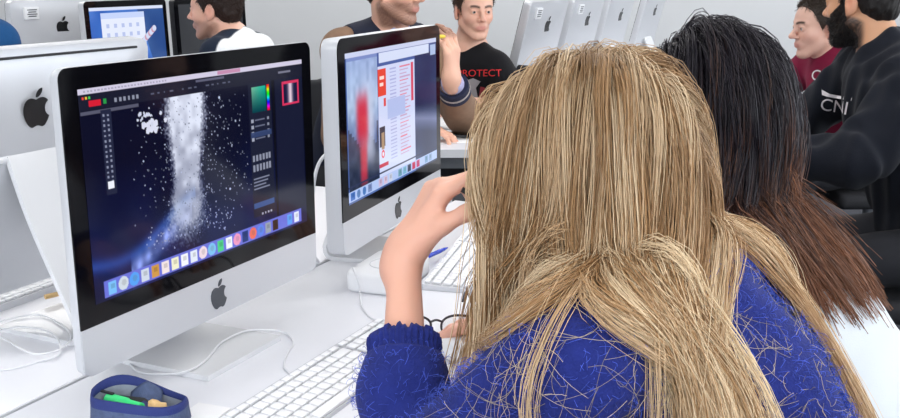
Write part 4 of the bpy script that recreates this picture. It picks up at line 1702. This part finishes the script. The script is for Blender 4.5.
def decal(pr, me, center, normal, up, name, m, lift=.0045, sub=0):
    """lay flat lettering on the cloth"""
    tree = BVHTree.FromPolygons([tuple(v) for v in pr['V']], [tuple(f) for f in pr['F']])
    n = nrm(normal); u = nrm(np.asarray(up) - n * np.dot(up, n)); r = np.cross(u, n)
    nv = len(me.vertices)
    co = np.empty(nv * 3, np.float32); me.vertices.foreach_get('co', co); co = co.reshape(-1, 3)
    out = []
    for x, y, z in co:
        p = np.asarray(center) + r * x + u * y + n * .25
        hit = tree.ray_cast(Vector(p), Vector(-n))
        q = np.array(hit[0]) if hit[0] is not None else np.asarray(center)
        out.append(q + n * (lift + (z if z > 0 else 0)) - pr['base'])
    me.vertices.foreach_set('co', np.array(out, np.float32).ravel())
    me.update()
    me.name = name
    return link(name, me, m, pr['t'])


def shape_mesh(polys):
    """flat outlines as one mesh, finely cut so that they can follow the cloth"""
    bm = bmesh.new()
    for poly in polys:
        bm.faces.new([bm.verts.new((x, y, 0)) for x, y in poly])
    bmesh.ops.triangulate(bm, faces=bm.faces[:])
    bmesh.ops.subdivide_edges(bm, edges=bm.edges[:], cuts=2, use_grid_fill=True)
    me = bpy.data.meshes.new('shape'); bm.to_mesh(me); bm.free()
    return me


def refine(me, cuts=1):
    bm = bmesh.new(); bm.from_mesh(me)
    bmesh.ops.triangulate(bm, faces=bm.faces[:])
    bmesh.ops.subdivide_edges(bm, edges=[e for e in bm.edges if e.calc_length() > .008], cuts=cuts)
    bm.to_mesh(me); bm.free()
    return me


def A(*p): return np.array(p, float)


HAND_REST = dict(curls=((.35, .45, .25), (.38, .5, .3), (.42, .55, .3), (.5, .6, .3)))
HAND_TYPE = dict(curls=((.2, .5, .35), (.22, .55, .35), (.26, .55, .35), (.3, .5, .35)))

# ------------------------------------------------------------------ the man in profile at back left (white back, dark front)
if 'P1' in PEOPLE:
    B = Body(A(-.75, 4.21, .56), A(-.922, 4.255, 1.016), A(-.95, .3), sw=.18)
    f1 = A(-.95, .3, 0)
    def c1(V):
        s_ = (V - B.neck) @ nrm(f1)
        k = smooth01(s_, -.058, -.052)[:, None]
        return lin((238, 240, 243)) * (1 - k) + lin((30, 40, 58)) * k
    pr = make_person('man in profile at back left in a white and dark top, short dark hair', B, A(-.992, 4.26, 1.136), A(-.97, .20, -.05), s=1.02, skin=(228, 178, 156),
                     arms=(('L', dict(W=A(-1.16, 4.12, .80), pole=A(-.95, 3.8, .6), D=A(-1, .3, -.1), N=A(0, 0, -1), **HAND_REST)),
                           ('R', dict(W=A(-1.10, 4.42, .80), pole=A(-.8, 4.7, .6), D=A(-1, .2, -.1), N=A(0, 0, -1), **HAND_REST))),
                     shirt_mat=cloth('shirt_two_tone', (240, 240, 240), attr='Col'), shirt_col=c1, hair=dict(rgb=(58, 40, 34), length=.030, seed=4), brow=(60, 42, 34),
                     beard=(96, 66, 52), beard_amt=.5, shirt_name='shirt')
    chair('dark office chair under the man in profile at back left', A(-.73, 4.20), f1)

# ------------------------------------------------------------------ person in blue at the left edge
if 'P0' in PEOPLE:
    B = Body(A(-1.40, 2.95, .56), A(-1.525, 3.0, 1.135), A(-.906, .42), sw=.18)
    make_person('person in a blue top, only the shoulder showing at the left edge', B, A(-1.60, 3.035, 1.27), A(-.906, .42, 0), skin=(222, 176, 152),
                arms=(('L', dict(W=A(-1.75, 2.85, .80), pole=A(-1.4, 2.6, .6), D=A(-.9, .4, -.1), N=A(0, 0, -1), **HAND_REST)),
                      ('R', dict(W=A(-1.66, 3.27, .80), pole=A(-1.2, 3.5, .6), D=A(-.9, .4, -.1), N=A(0, 0, -1), **HAND_REST))),
                shirt_mat=cloth('shirt_blue', (30, 78, 128)), hair=dict(rgb=(60, 44, 34), seed=6), brow=(60, 42, 34), h=.005)
    chair('dark office chair under the person in blue at the left edge', A(-1.38, 2.94), A(-.906, .42))

# ------------------------------------------------------------------ the man in the dark vest with raised hand
if 'P3' in PEOPLE:
    B = Body(A(-.40, 3.62, .57), A(-.212, 3.46, 1.085), A(.55, -.82), sw=.165)
    M_vest = cloth('vest_navy', (34, 38, 54))
    Wp = A(.004, 3.27, .945)
    pr = make_person('bearded man in a dark vest with brown sleeves, hand raised to his chin', B, A(-.186, 3.385, 1.236), A(.84, -.52, -.10), s=.96, skin=(226, 176, 152),
                     arms=(('L', dict(W=Wp, E=A(.045, 3.47, .795), D=A(-.02, .02, 1), N=A(-.75, .5, .1), curls=((.30, .5, .4), (.32, .55, .4), (.36, .6, .4), (.4, .6, .4)), r=(.054, .046, .046, .030), hs=1.06, cut=.86, st=.014)),
                           ('R', dict(W=A(-.12, 3.28, .775), pole=A(-.6, 3.3, .7), D=A(1, .1, -.1), N=A(0, 0, -1), cut=.9, st=.014, **HAND_REST))),
                     shirt_mat=cloth('sleeve_brown', (136, 108, 88)), hair=dict(rgb=(62, 44, 36), seed=8), brow=(70, 48, 38), beard=(84, 54, 42), beard_amt=.6, shirt_name='brown_shirt')
    # vest over the shirt, lavender collar
    VP = [p.grown(.020) for p in B.torso()]
    VP += [Cap(B.neck + B.sp * .10, B.neck - B.sp * .0, .066, .068, .008, True)]
    for sd in (B.shL, B.shR):
        VP.append(Cap(sd + (sd - B.neck) * .02, sd + (sd - B.neck) * .6, .085, .085, .01, True))
    V, F = sdf_mesh(VP, .0045, clips=[(B.hip - B.sp * .1, -B.sp)], disp=wrinkles(.002, 30, 2))
    np_mesh('vest', relax(V, F, 1), F, M_vest, pr['t'], off=pr['base'])
    CP = [Cap(B.neck + B.sp * .052, B.neck - B.sp * .01, .063, .074, .01), Cap(B.neck + B.sp * .12, B.neck - B.sp * .1, .060, .064, .004, True),
          Cap(B.neck + B.fw * .09 + B.sp * .07, B.neck + B.fw * .10 - B.sp * .06, .03, .016, .004, True)]
    V, F = sdf_mesh(CP, .0035)
    np_mesh('collar', V, F, cloth('collar_lavender', (188, 186, 222)), pr['t'], off=pr['base'])
    # striped cuff and lavender shirt cuff on the raised arm
    E_, W_ = A(.045, 3.47, .795), Wp
    ax = nrm(W_ - E_)
    for nm, t0, t1, r0, m in (('shirt_cuff', .84, .97, .036, cloth('collar_lavender', (188, 186, 222))), ('knit_cuff', .66, .86, .052, cloth('cuff_navy', (40, 44, 66)))):
        a, b = E_ + (W_ - E_) * t0, E_ + (W_ - E_) * t1
        MB().tube([a, a * .5 + b * .5, b], [r0 + .003, r0 + .002, r0], 28, caps=True).build(nm, m, pr['t']).location = -Vector(pr['base'])
    a = E_ + (W_ - E_) * .76
    MB().tube([a - ax * .004, a + ax * .004], [.0555, .0555], 28).build('cuff_stripe', cloth('cuff_stripe_grey', (170, 160, 156)), pr['t']).location = -Vector(pr['base'])
    chair('dark office chair under the man with raised hand', A(-.41, 3.64), A(.5, -.85))
    t = thing('yellow_pencil', 'short yellow pencil held up in the raised hand of the bearded man', 'pencil', Wp + A(-.022, -.035, .142), .6)
    MB().lathe([(0, 0), (.006, 0), (.006, .016), (.002, .024)], M=Matrix.Rotation(PI / 2, 4, 'Y') @ Matrix.Translation((0, 0, -.02)), seg=8).build('shaft', mat('pencil_yellow', (236, 206, 66), rough=.4), t)
    MB().lathe([(.002, .024), (0, .028)], M=Matrix.Rotation(PI / 2, 4, 'Y') @ Matrix.Translation((0, 0, -.02)), seg=8).build('tip', M_dark, t)

# ------------------------------------------------------------------ the man in the black printed shirt
if 'P4' in PEOPLE:
    B = Body(A(.13, 4.33, .56), A(.085, 4.27, .965), A(-.72, -.69), sw=.145, build=.93)
    pr = make_person('man in a black shirt with red lettering facing the camera across the far desk', B, A(.100, 4.20, 1.136), A(.34, -1, -.10), s=.97, jaw=.92, skin=(226, 178, 156),
                     arms=(('L', dict(W=A(.10, 3.96, .775), pole=A(.5, 4.0, .7), D=A(-.8, -.3, -.1), N=A(0, 0, -1), **HAND_REST)),
                           ('R', dict(W=A(-.12, 4.10, .79), pole=A(-.4, 4.4, .7), D=A(-.3, -.9, -.1), N=A(0, 0, -1), **HAND_REST))),
                     shirt_mat=cloth('shirt_black', (22, 22, 26)), sleeve='short', hair=dict(rgb=(72, 52, 42), seed=12, length=.026), brow=(74, 52, 42), beard=(150, 104, 84), beard_amt=.16, iris=(60, 50, 44), shirt_name='tee_shirt')
    M_red = mat('print_red', (214, 46, 50), rough=.8)
    M_gry = mat('print_grey', (150, 146, 150), rough=.8)
    M_drd = mat('print_dark_red', (132, 36, 46), rough=.8)
    cc = B.neck + A(.012, -.12, -.085)
    decal(pr, refine(text_mesh('PROTECT', .040, 0)), cc + A(.022, 0, 0), A(.08, -1, .1), A(0, 0, 1), 'print_lettering', M_red)
    decal(pr, shape_mesh([[(-.03, -.03), (.0, -.02), (.03, -.034), (.012, -.06), (.02, -.10), (-.012, -.11), (-.016, -.06)]]), cc, A(.08, -1, .1), A(0, 0, 1), 'print_motif', M_gry)
    decal(pr, shape_mesh([[(-.052, -.05), (-.024, -.06), (-.02, -.12), (-.05, -.125)], [(.03, -.055), (.05, -.06), (.045, -.125), (.022, -.12)]]), cc, A(.08, -1, .1), A(0, 0, 1), 'print_motif', M_drd, lift=.003)
    chair('dark office chair behind the man in the black printed shirt', A(.14, 4.33), A(-.72, -.69))

# ------------------------------------------------------------------ the man in the maroon sweater
if 'P5' in PEOPLE:
    B = Body(A(1.70, 3.96, .56), A(1.55, 3.99, .965), A(-.95, -.25), sw=.185)
    pr = make_person('man in profile in a maroon sweater at right, behind the bearded man', B, A(1.472, 4.0, 1.078), A(-.985, -.12, -.10), skin=(214, 172, 154),
                     arms=(('L', dict(W=A(1.18, 3.80, .80), pole=A(1.5, 3.4, .7), D=A(-1, .2, -.1), N=A(0, 0, -1), **HAND_REST)),
                           ('R', dict(W=A(1.16, 4.1, .80), pole=A(1.5, 4.5, .7), D=A(-1, .1, -.1), N=A(0, 0, -1), **HAND_REST))),
                     shirt_mat=cloth('sweater_maroon', (120, 22, 56)), shirt_t=.018, wr=.007, hair=dict(rgb=(66, 54, 46), seed=14, length=.030, top=.022), brow=(60, 46, 38), nose=1.15, shirt_name='sweater', beard=(150, 110, 96), beard_amt=.12, iris=(60, 50, 44))
    M_wp = mat('print_white', (226, 220, 224), rough=.8)
    decal(pr, refine(text_mesh('C', .06, 0)), A(1.41, 3.86, .900), A(-.45, -.88, .1), A(0, 0, 1), 'chest_mark', M_wp)
    chair('dark office chair under the man in maroon', A(1.72, 3.96), A(-.98, -.05))

# ------------------------------------------------------------------ the bearded man in the black sweater
if 'P6' in PEOPLE:
    B = Body(A(1.34, 2.62, .57), A(1.170, 2.69, 1.070), A(-.95, .05), sw=.195, build=1.03)
    pr = make_person('bearded man in a black sweater at the right edge, face turned away', B, A(1.122, 2.745, 1.208), A(-.60, .80, -.10), s=.94, skin=(196, 146, 112),
                     arms=(('L', dict(W=A(.80, 2.62, .80), E=A(1.02, 2.44, .83), D=A(-1, .3, -.1), N=A(0, 0, -1), st=.018, **HAND_REST)),
                           ('R', dict(W=A(.86, 2.95, .80), pole=A(1.2, 3.3, .7), D=A(-1, .1, -.1), N=A(0, 0, -1), st=.018, **HAND_REST))),
                     shirt_mat=cloth('sweater_black', (21, 24, 33)), shirt_t=.018, wr=.010, hair=dict(rgb=(30, 25, 24), seed=17, length=.010, n=9000), brow=(30, 24, 22),
                     beard=(28, 22, 22), beard_amt=.97, shirt_name='sweater', h=.0036, lips=(150, 96, 84))
    cc = B.neck + A(-.150, -.09, -.132)
    nn_ = A(-.40, -.90, .12)
    decal(pr, refine(text_mesh('CNI', .050, 0)), cc + A(-.018, 0, .004), nn_, A(.12, 0, 1), 'chest_lettering', mat('print_white', (226, 220, 224), rough=.8))
    decal(pr, shape_mesh([[(-.060, .030), (-.045, .027), (.030, .025), (.030, .033), (-.040, .036), (-.064, .045)]]), cc, nn_, A(.12, 0, 1), 'chest_bar', mat('print_white', (226, 220, 224), rough=.8))
    chair('dark office chair under the bearded man in the black sweater', A(1.36, 2.61), A(-.93, .22))


# ================================================================== long hair
def long_hair(pr, n_guides, per, length, palette, seed, vol=.012, step=.0125, cover=None, rad=(.00062, .00035), fringe=.10, body_prims=(), forward=.0, clump=(.006, .010, .004), wave=.003, flow=None, loose=.06, lift=.08, locks=None, fmax=.080):
    C, R, base = pr['C'], pr['R'], pr['base']
    hs_ = pr.get('s', 1.0)
    r = np.random.default_rng(seed)
    G = []
    while len(G) < n_guides:
        d = r.normal(size=3); d /= np.linalg.norm(d)
        x, y, z = d
        zl = np.interp(y, [-1, -.6, -.1, .25, .5, .75, 1], [-.62, -.50, -.28, -.05, .36, .62, .7])
        if z < zl: continue
        G.append(d)
    G = np.array(G)
    c0 = np.array([0, -.016, .038]) * hs_; rr = np.array([.0775, .098, .088]) * hs_
    loc = c0 + G * rr
    P = C + loc @ R.T
    nrmL = G / rr; nrmL /= np.linalg.norm(nrmL, axis=1, keepdims=True)
    N_ = nrmL @ R.T
    # combed from the parting down the sides and back
    side = np.where(np.abs(loc[:, 0]) < .004, r.choice([-1, 1], n_guides), np.sign(loc[:, 0]))
    comb = np.stack([side * (1.1 - np.abs(G[:, 0])), -.25 - .35 * np.clip(G[:, 1], -1, 1) * (1 - fringe * 5) + forward * 0, -.55 * np.ones(n_guides)], 1)
    if flow is not None: comb = flow(G, comb)
    D = comb @ R.T
    D = D - N_ * (D * N_).sum(1)[:, None]; D /= np.linalg.norm(D, axis=1, keepdims=True)
    layer = vol * r.uniform(.15, 1, n_guides) ** .8
    P = P - N_ * .005
    D = nrm_rows(D + N_ * lift)
    M = int(length / step)
    head = pr['HP'] + pr['NP']
    tors = list(body_prims)
    path = [P.copy()]
    Fv = nrm([R[0, 1], R[1, 1], 0]); Lv = np.array([-Fv[1], Fv[0], 0])
    tgt = locks(r, G) if locks is not None else None
    gvec = np.array([0, 0, -1.0])
    phase = r.uniform(0, 6.28, (n_guides, 3))
    for k in range(M):
        w = np.stack([np.sin(phase[:, i] + k * step * (18 + 6 * i)) for i in range(3)], 1)
        g = .17 + .10 * min(1, k * step / .12)
        D = D * (1 - g) + gvec * g + w * wave * 8
        if tgt is not None:
            aa = (P - C) @ Fv; ll = (P - C) @ Lv
            on = smooth01(C[2] - P[:, 2], -.03, .07) * np.where(tgt[:, 3] > .9, .50, .34)
            D = D - Fv * (np.clip((aa - fmax) * 14, 0, 1) * .5 * (1 - smooth01(C[2] - P[:, 2], .09, .17)))[:, None]
            D = D + Fv * (np.clip((tgt[:, 0] - aa) * 14, -1, 1) * on * tgt[:, 3])[:, None] + Lv * (np.clip((tgt[:, 1] + tgt[:, 2] * smooth01(C[2] - P[:, 2], .10, .20) - ll) * 14, -1, 1) * on)[:, None]
        D = nrm_rows(D)
        Q = P + D * step
        for prims, lay in ((head, layer), (tors, .006 + layer * .7)):
            if not prims: continue
            for _ in range(2):
                e = sdf_eval(prims, Q)
                pen = lay - e
                m = pen > 0
                if not m.any(): break
                eps = .004
                Qm = Q[m]
                e0 = e[m]
                gr = np.stack([sdf_eval(prims, Qm + np.eye(3)[i] * eps) - e0 for i in range(3)], 1)
                gr /= np.maximum(np.linalg.norm(gr, axis=1, keepdims=True), 1e-9)
                Q[m] = Qm + gr * np.minimum(pen[m], .012)[:, None]
        D = nrm_rows(Q - P)
        P = P + D * step
        path.append(P.copy())
    path = np.stack(path, 1)                             # guides, M+1, 3
    # children
    n = n_guides * per
    gi = np.repeat(np.arange(n_guides), per)
    t = np.linspace(0, 1, M + 1)
    cr = np.interp(t, [0, .35, 1], clump)
    u1, u2 = r.normal(size=(n, 3)), r.normal(size=(n, 3))
    base_off = u1 * .75
    S = path[gi] + base_off[:, None] * cr[None, :, None]
    ph = r.uniform(0, 6.28, (n, 3)); fq = r.uniform(8, 22, (n, 1))
    wob = np.sin(ph[:, None, :] + (t * length)[None, :, None] * fq[:, None, :]) * (.0008 + .004 * t[None, :, None] ** 1.5)
    S = S + wob
    lo = r.random(n) < loose
    S[lo] += (u2[lo][:, None] * (t[None, :, None] ** 1.3) * .028)
    ends = r.uniform(.80, 1.0, n) * np.where(r.random(n) < .12, r.uniform(.5, .9, n), 1)
    # shorten by resampling
    K = max(10, int(M * .42) + 1)
    ts = np.linspace(0, 1, K)
    tt = ends[:, None] * ts[None] * M
    i0 = np.clip(tt.astype(int), 0, M - 1); fr = (tt - i0)[..., None]
    ar = np.arange(n)[:, None]
    S = S[ar, i0] * (1 - fr) + S[ar, i0 + 1] * fr
    # keep strands out of the cloth and head
    flat = S.reshape(-1, 3)
    for prims, lay in ((head, .0025), (tors, .004)):
        if not prims: continue
        e = sdf_eval(prims, flat)
        m = e < lay
        Q = flat[m]; e0 = e[m]
        gr = np.stack([sdf_eval(prims, Q + np.eye(3)[i] * .004) - e0 for i in range(3)], 1)
        gr /= np.maximum(np.linalg.norm(gr, axis=1, keepdims=True), 1e-9)
        flat[m] = Q + gr * np.minimum(lay - e0, .03)[:, None]
    S = flat.reshape(S.shape)
    col = palette(r, gi, n_guides, n, tt / M, G[gi])
    rad_ = np.linspace(rad[0], rad[1], K)[None] * r.uniform(.75, 1.35, (n, 1))
    # scalp cover
    def cut(X, Y, Z):
        y = (X - C[0]) * R[0, 1] + (Y - C[1]) * R[1, 1] + (Z - C[2]) * R[2, 1]
        z = (X - C[0]) * R[0, 2] + (Y - C[1]) * R[1, 2] + (Z - C[2]) * R[2, 2]
        return np.interp(y, [-.12, -.05, -.01, .02, .05, .08], [-.06, -.05, -.01, .01, .065, .10]) - z
    Vc, Fc = sdf_mesh([Ell(C + R @ c0, rr + .0025, R, .01)], .004, clips=[cut])
    o = np_mesh('scalp_hair', Vc, Fc, M_hair, pr['t'], col=np.ones((len(Vc), 3)) * palette(r, np.zeros(1, int), 1, 1, np.zeros((1, 2)), np.zeros((1, 3)))[0, 0] * .8, off=base)
    hs = strand_mesh('hair', S, np.broadcast_to(rad_, S.shape[:2]), col, M_hair, pr['t'], base)
    o.parent = hs
    return hs, path


def nrm_rows(v):
    return v / np.maximum(np.linalg.norm(v, axis=1, keepdims=True), 1e-9)


# ------------------------------------------------------------------ the blonde student in the blue sweater
if 'P7' in PEOPLE:
    B = Body(A(.42, .93, .56), A(.238, 1.000, .945), A(-.906, .42), sh_drop=.045, sw=.158, build=.93)
    B.shL = A(.118, .862, .926)
    Wl = A(-.052, 1.085, .974)
    El = A(-.046, .905, .787)
    Dl, Nl = A(.52, .06, .85), A(.85, .12, -.52)
    M_blue = cloth('sweater_blue', (33, 44, 116), noise=.12, bump=.6, bscale=330)
    pr = make_person('student with long blonde hair in a fuzzy blue sweater, left hand raised to the face', B, A(.150, 1.052, 1.074), A(-.89, .42, -.30), skin=(226, 172, 150), s=.95,
                     arms=(('L', dict(W=Wl, E=El, D=Dl, N=Nl, r=(.044, .036, .033, .0182), cut=.50, st=.012, hs=.92, curls=((.50, .95, .55), (.70, 1.0, .6), (.75, 1.0, .6), (.8, 1.0, .6)),
                                      aim=(A(-.0072, 1.0485, 1.0145), A(.027, 1.044, 1.0334), A(.0495, 1.0485, 1.046)))),
                           ('R', dict(W=A(.132, 1.378, .782), pole=A(.4, 1.5, .6), D=A(-.93, .25, -.10), N=A(-.1, 0, -1), hs=.93, st=.016, cut=.88, curls=((.12, .35, .25), (.15, .4, .3), (.2, .45, .3), (.25, .5, .3))))),
                     shirt_mat=M_blue, shirt_t=.013, wr=.008, h=.0028, brow=(150, 116, 84), jaw=.93, shirt_name='sweater', neck_r=.047, pants=mat('jeans_blue', (44, 56, 84), rough=.9, bump=.3, bscale=500))
    # ribbed cuff with a rolled, slightly ragged edge
    ax = nrm(Wl - El)
    e1 = nrm(np.cross(ax, [0, 1, 0])); e2 = np.cross(ax, e1)
    c0 = El + (Wl - El) * .30; c1_ = El + (Wl - El) * .60
    V = []; F = []
    nA, nL = 200, 14
    for j in range(nL):
        f = j / (nL - 1)
        for i in range(nA):
            a = 2 * PI * i / nA
            rb = .0016 * math.sin(a * 36) * (1 if j < nL - 1 else .4)
            rag = .0022 * math.sin(a * 13 + 1) + .0018 * math.sin(a * 31) if j >= nL - 3 else 0
            rr_ = .0365 + .0030 * math.sin(f * PI) + (.002 if j >= nL - 3 else 0) + rb - (.008 if j == nL - 1 else 0)
            p = c0 + (c1_ - c0) * f + ax * rag + (e1 * math.cos(a) + e2 * math.sin(a)) * rr_
            V.append(p)
    for j in range(nL - 1):
        for i in range(nA): F.append((j * nA + i, j * nA + (i + 1) % nA, (j + 1) * nA + (i + 1) % nA, (j + 1) * nA + i))
    cf = np_mesh('cuff', V, F, M_blue, pr['shirt'], off=pr['base'])
    md = cf.modifiers.new('thick', 'SOLIDIFY'); md.thickness = .004
    # mohair fuzz of the knit
    r = np.random.default_rng(21)
    n = 14000
    Vs, Fs = pr['V'], pr['F']
    fc = Vs[Fs].mean(1); fn = np.cross(Vs[Fs[:, 1]] - Vs[Fs[:, 0]], Vs[Fs[:, 2]] - Vs[Fs[:, 0]]); fn = nrm_rows(fn)
    ok = np.nonzero((fc[:, 1] < 1.3))[0]
    pick = r.choice(ok, n)
    d1, d2 = nrm_rows(r.normal(size=(n, 3)) + fn[pick] * .5), r.normal(size=(n, 3))
    t_ = np.linspace(0, 1, 6)[None, :, None]
    L = r.uniform(.005, .014, (n, 1, 1))
    tg = nrm_rows(d1 - fn[pick] * ((d1 * fn[pick]).sum(1) - .35)[:, None])
    Pf = fc[pick][:, None] + tg[:, None] * L * t_ + nrm_rows(d2)[:, None] * L * .45 * t_ ** 2 + fn[pick][:, None] * .004 * np.sin(t_ * 3)
    cf_ = lin((74, 94, 192)) * r.uniform(.5, 1.7, (n, 1, 1)) * np.ones((n, 6, 3))
    strand_mesh('fuzz', Pf, np.ones((n, 6)) * .00022, cf_, mat('wool_fuzz', (60, 80, 170), rough=.7, attr='Col', spec=.2), pr['shirt'], pr['base'])['kind'] = 'stuff'

    def pal(r, gi, ng, n, t, G):
        D_, M_, L_ = lin((92, 66, 44)), lin((198, 155, 108)), lin((252, 230, 194))
        k = r.beta(.8, .8, ng)[gi][:, None] * .84 + r.uniform(0, .16, (n, 1))
        k = np.clip(k * .80 + .34 * smooth01(t, .12, .75) + .14, 0, 1)
        k = k[..., None]
        c = np.where(k < .5, D_ + (M_ - D_) * k * 2, M_ + (L_ - M_) * (k - .5) * 2)
        root = (1 - smooth01(t, .0, .30))[..., None]
        return c * (1 - root * .35) + lin((150, 124, 96)) * root * .35
    sweater = [p.grown(.002) if not p.sub else p for p in pr['SP']]

    def locks7(r, G):
        n = len(G); u = r.random(n)
        x, y = G[:, 0], G[:, 1]
        front = (x < .12) & (y + .25 * (u - .5) > .0)
        rf = (x >= .12) & (y > .05)
        mid = ~front & ~rf & (x + .3 * (u - .5) < .1)
        a = np.where(front, .060 + .014 * r.normal(size=n) + .012 * y, np.where(rf, .07, np.where(mid, -.120 + .014 * r.normal(size=n), -.200 + .016 * r.normal(size=n))))
        l = np.where(front, .078 + .012 * r.normal(size=n), np.where(rf, -.09, np.where(mid, .125 + .012 * r.normal(size=n), -.075 + .02 * r.normal(size=n))))
        return np.stack([a, l, np.where(front, .058, np.where(mid, .02, 0.0)), np.where(front | rf, 1.0, np.where(mid, .18, .10))], 1)
    if not NOHAIR: hs, path = long_hair(pr, 520, 30, .62, pal, 31, vol=.012, body_prims=sweater, clump=(.006, .0065, .003), rad=(.00044, .00030), locks=locks7, loose=.035)
    # fine stray hairs lying over the knit
    r = np.random.default_rng(44)
    e_l = np.array([-.42, -.906, 0.0]); e_f = np.array([-.906, .42, 0.0])
    q_ = fc - pr['C']
    okm = np.nonzero(((q_ @ e_l) > .02) & ((q_ @ e_f) < .06) & (q_[:, 2] < -.09) & ((fn @ nrm([-.15, -.9, .35])) > .25))[0]
    ns_ = 620
    pk = r.choice(okm, ns_)
    Pq = fc[pk] + fn[pk] * .005
    Dq = nrm_rows(r.normal(size=(ns_, 3)) * .7 + np.array([-.25, .1, -.75]))
    cv = r.normal(size=(ns_, 3)) * .26
    pts = [Pq.copy()]
    for k in range(15):
        Dq = nrm_rows(Dq + cv * .5 + r.normal(size=(ns_, 3)) * .05)
        Pq = Pq + Dq * r.uniform(.004, .009)
        e0 = sdf_eval(sweater, Pq)
        gq = np.stack([sdf_eval(sweater, Pq + np.eye(3)[i] * .004) - e0 for i in range(3)], 1)
        Pq = Pq + nrm_rows(gq) * np.clip(.009 - e0, -.004, .012)[:, None]
        pts.append(Pq.copy())
    S_ = np.stack(pts, 1)
    cs = lin((236, 216, 180)) * r.uniform(.35, 1.0, (ns_, 1, 1)) * np.ones((ns_, 16, 3))
    if not NOHAIR: strand_mesh('stray_hair', S_, np.ones((ns_, 16)) * .00023, cs, M_hair, hs, pr['base'])['kind'] = 'stuff'
    t = thing('dark_pencil', 'thin dark pencil between thumb and fingers of the raised hand', 'pencil', A(.0234, 1.044, 1.049), .0)
    MB().lathe([(0, 0), (.0032, 0), (.0032, .085), (.001, .095)], M=Matrix.Rotation(math.radians(118), 4, 'Y') @ Matrix.Translation((0, 0, -.012)), seg=8).build('shaft', M_dark, t)
    chair('low dark stool chair under the blonde student', A(.45, .915), A(-.906, .42), back=False)

# ------------------------------------------------------------------ the dark haired student in the white top
if 'P8' in PEOPLE:
    B = Body(A(.70, 1.50, .56), A(.462, 1.585, .885), A(-.906, .42), sh_drop=.045, sw=.165, build=.95)
    pr = make_person('student with long dark hair fading to brown tips, in a white top', B, A(.415, 1.605, 1.074), A(-.89, .42, -.22), skin=(226, 180, 158), s=.94,
                     arms=(('L', dict(W=A(.22, 1.50, .78), pole=A(.5, 1.2, .6), D=A(-.9, .35, -.1), N=A(0, 0, -1), st=.012, hs=.93, **HAND_TYPE)),
                           ('R', dict(W=A(.30, 1.80, .78), pole=A(.8, 2.0, .6), D=A(-.9, .35, -.1), N=A(0, 0, -1), st=.012, hs=.93, **HAND_TYPE))),
                     shirt_mat=cloth('top_white', (240, 246, 252), bump=.2, noise=.0), shirt_t=.012, wr=.005, h=.004, brow=(50, 36, 30), jaw=.93, neck_r=.047, shirt_name='white_top')

    def pal2(r, gi, ng, n, t, G):
        k = smooth01(t + r.uniform(-.10, .10, (n, 1)) + r.uniform(-.16, .16, ng)[gi][:, None], .34, .92)[..., None]
        b = r.uniform(.7, 1.5, (n, 1, 1)) * r.uniform(.8, 1.2, ng)[gi][:, None, None]
        return (lin((36, 31, 40)) * (1 - k) + lin((140, 92, 64)) * k) * b
    sw8 = [p.grown(.002) if not p.sub else p for p in pr['SP']]

    def locks8(r, G):
        n = len(G)
        return np.stack([np.where(G[:, 1] > .35, .05, -.085) + .035 * r.normal(size=n), np.clip(G[:, 0] * -.07, -.07, .07) + .025 + .03 * r.normal(size=n), np.zeros(n), np.where(G[:, 1] > .35, 1., .12)], 1)
    if not NOHAIR: long_hair(pr, 360, 22, .43, pal2, 77, vol=.009, body_prims=sw8, clump=(.006, .009, .003), rad=(.0006, .00045), loose=.03, locks=locks8, flow=lambda G, c: np.stack([.35 * np.sign(G[:, 0]), -1.0 * np.ones(len(G)), -.45 - .6 * np.abs(G[:, 0])], 1))
    chair('dark office chair with rounded back behind the student in white', A(.735, 1.485), A(-.906, .42))
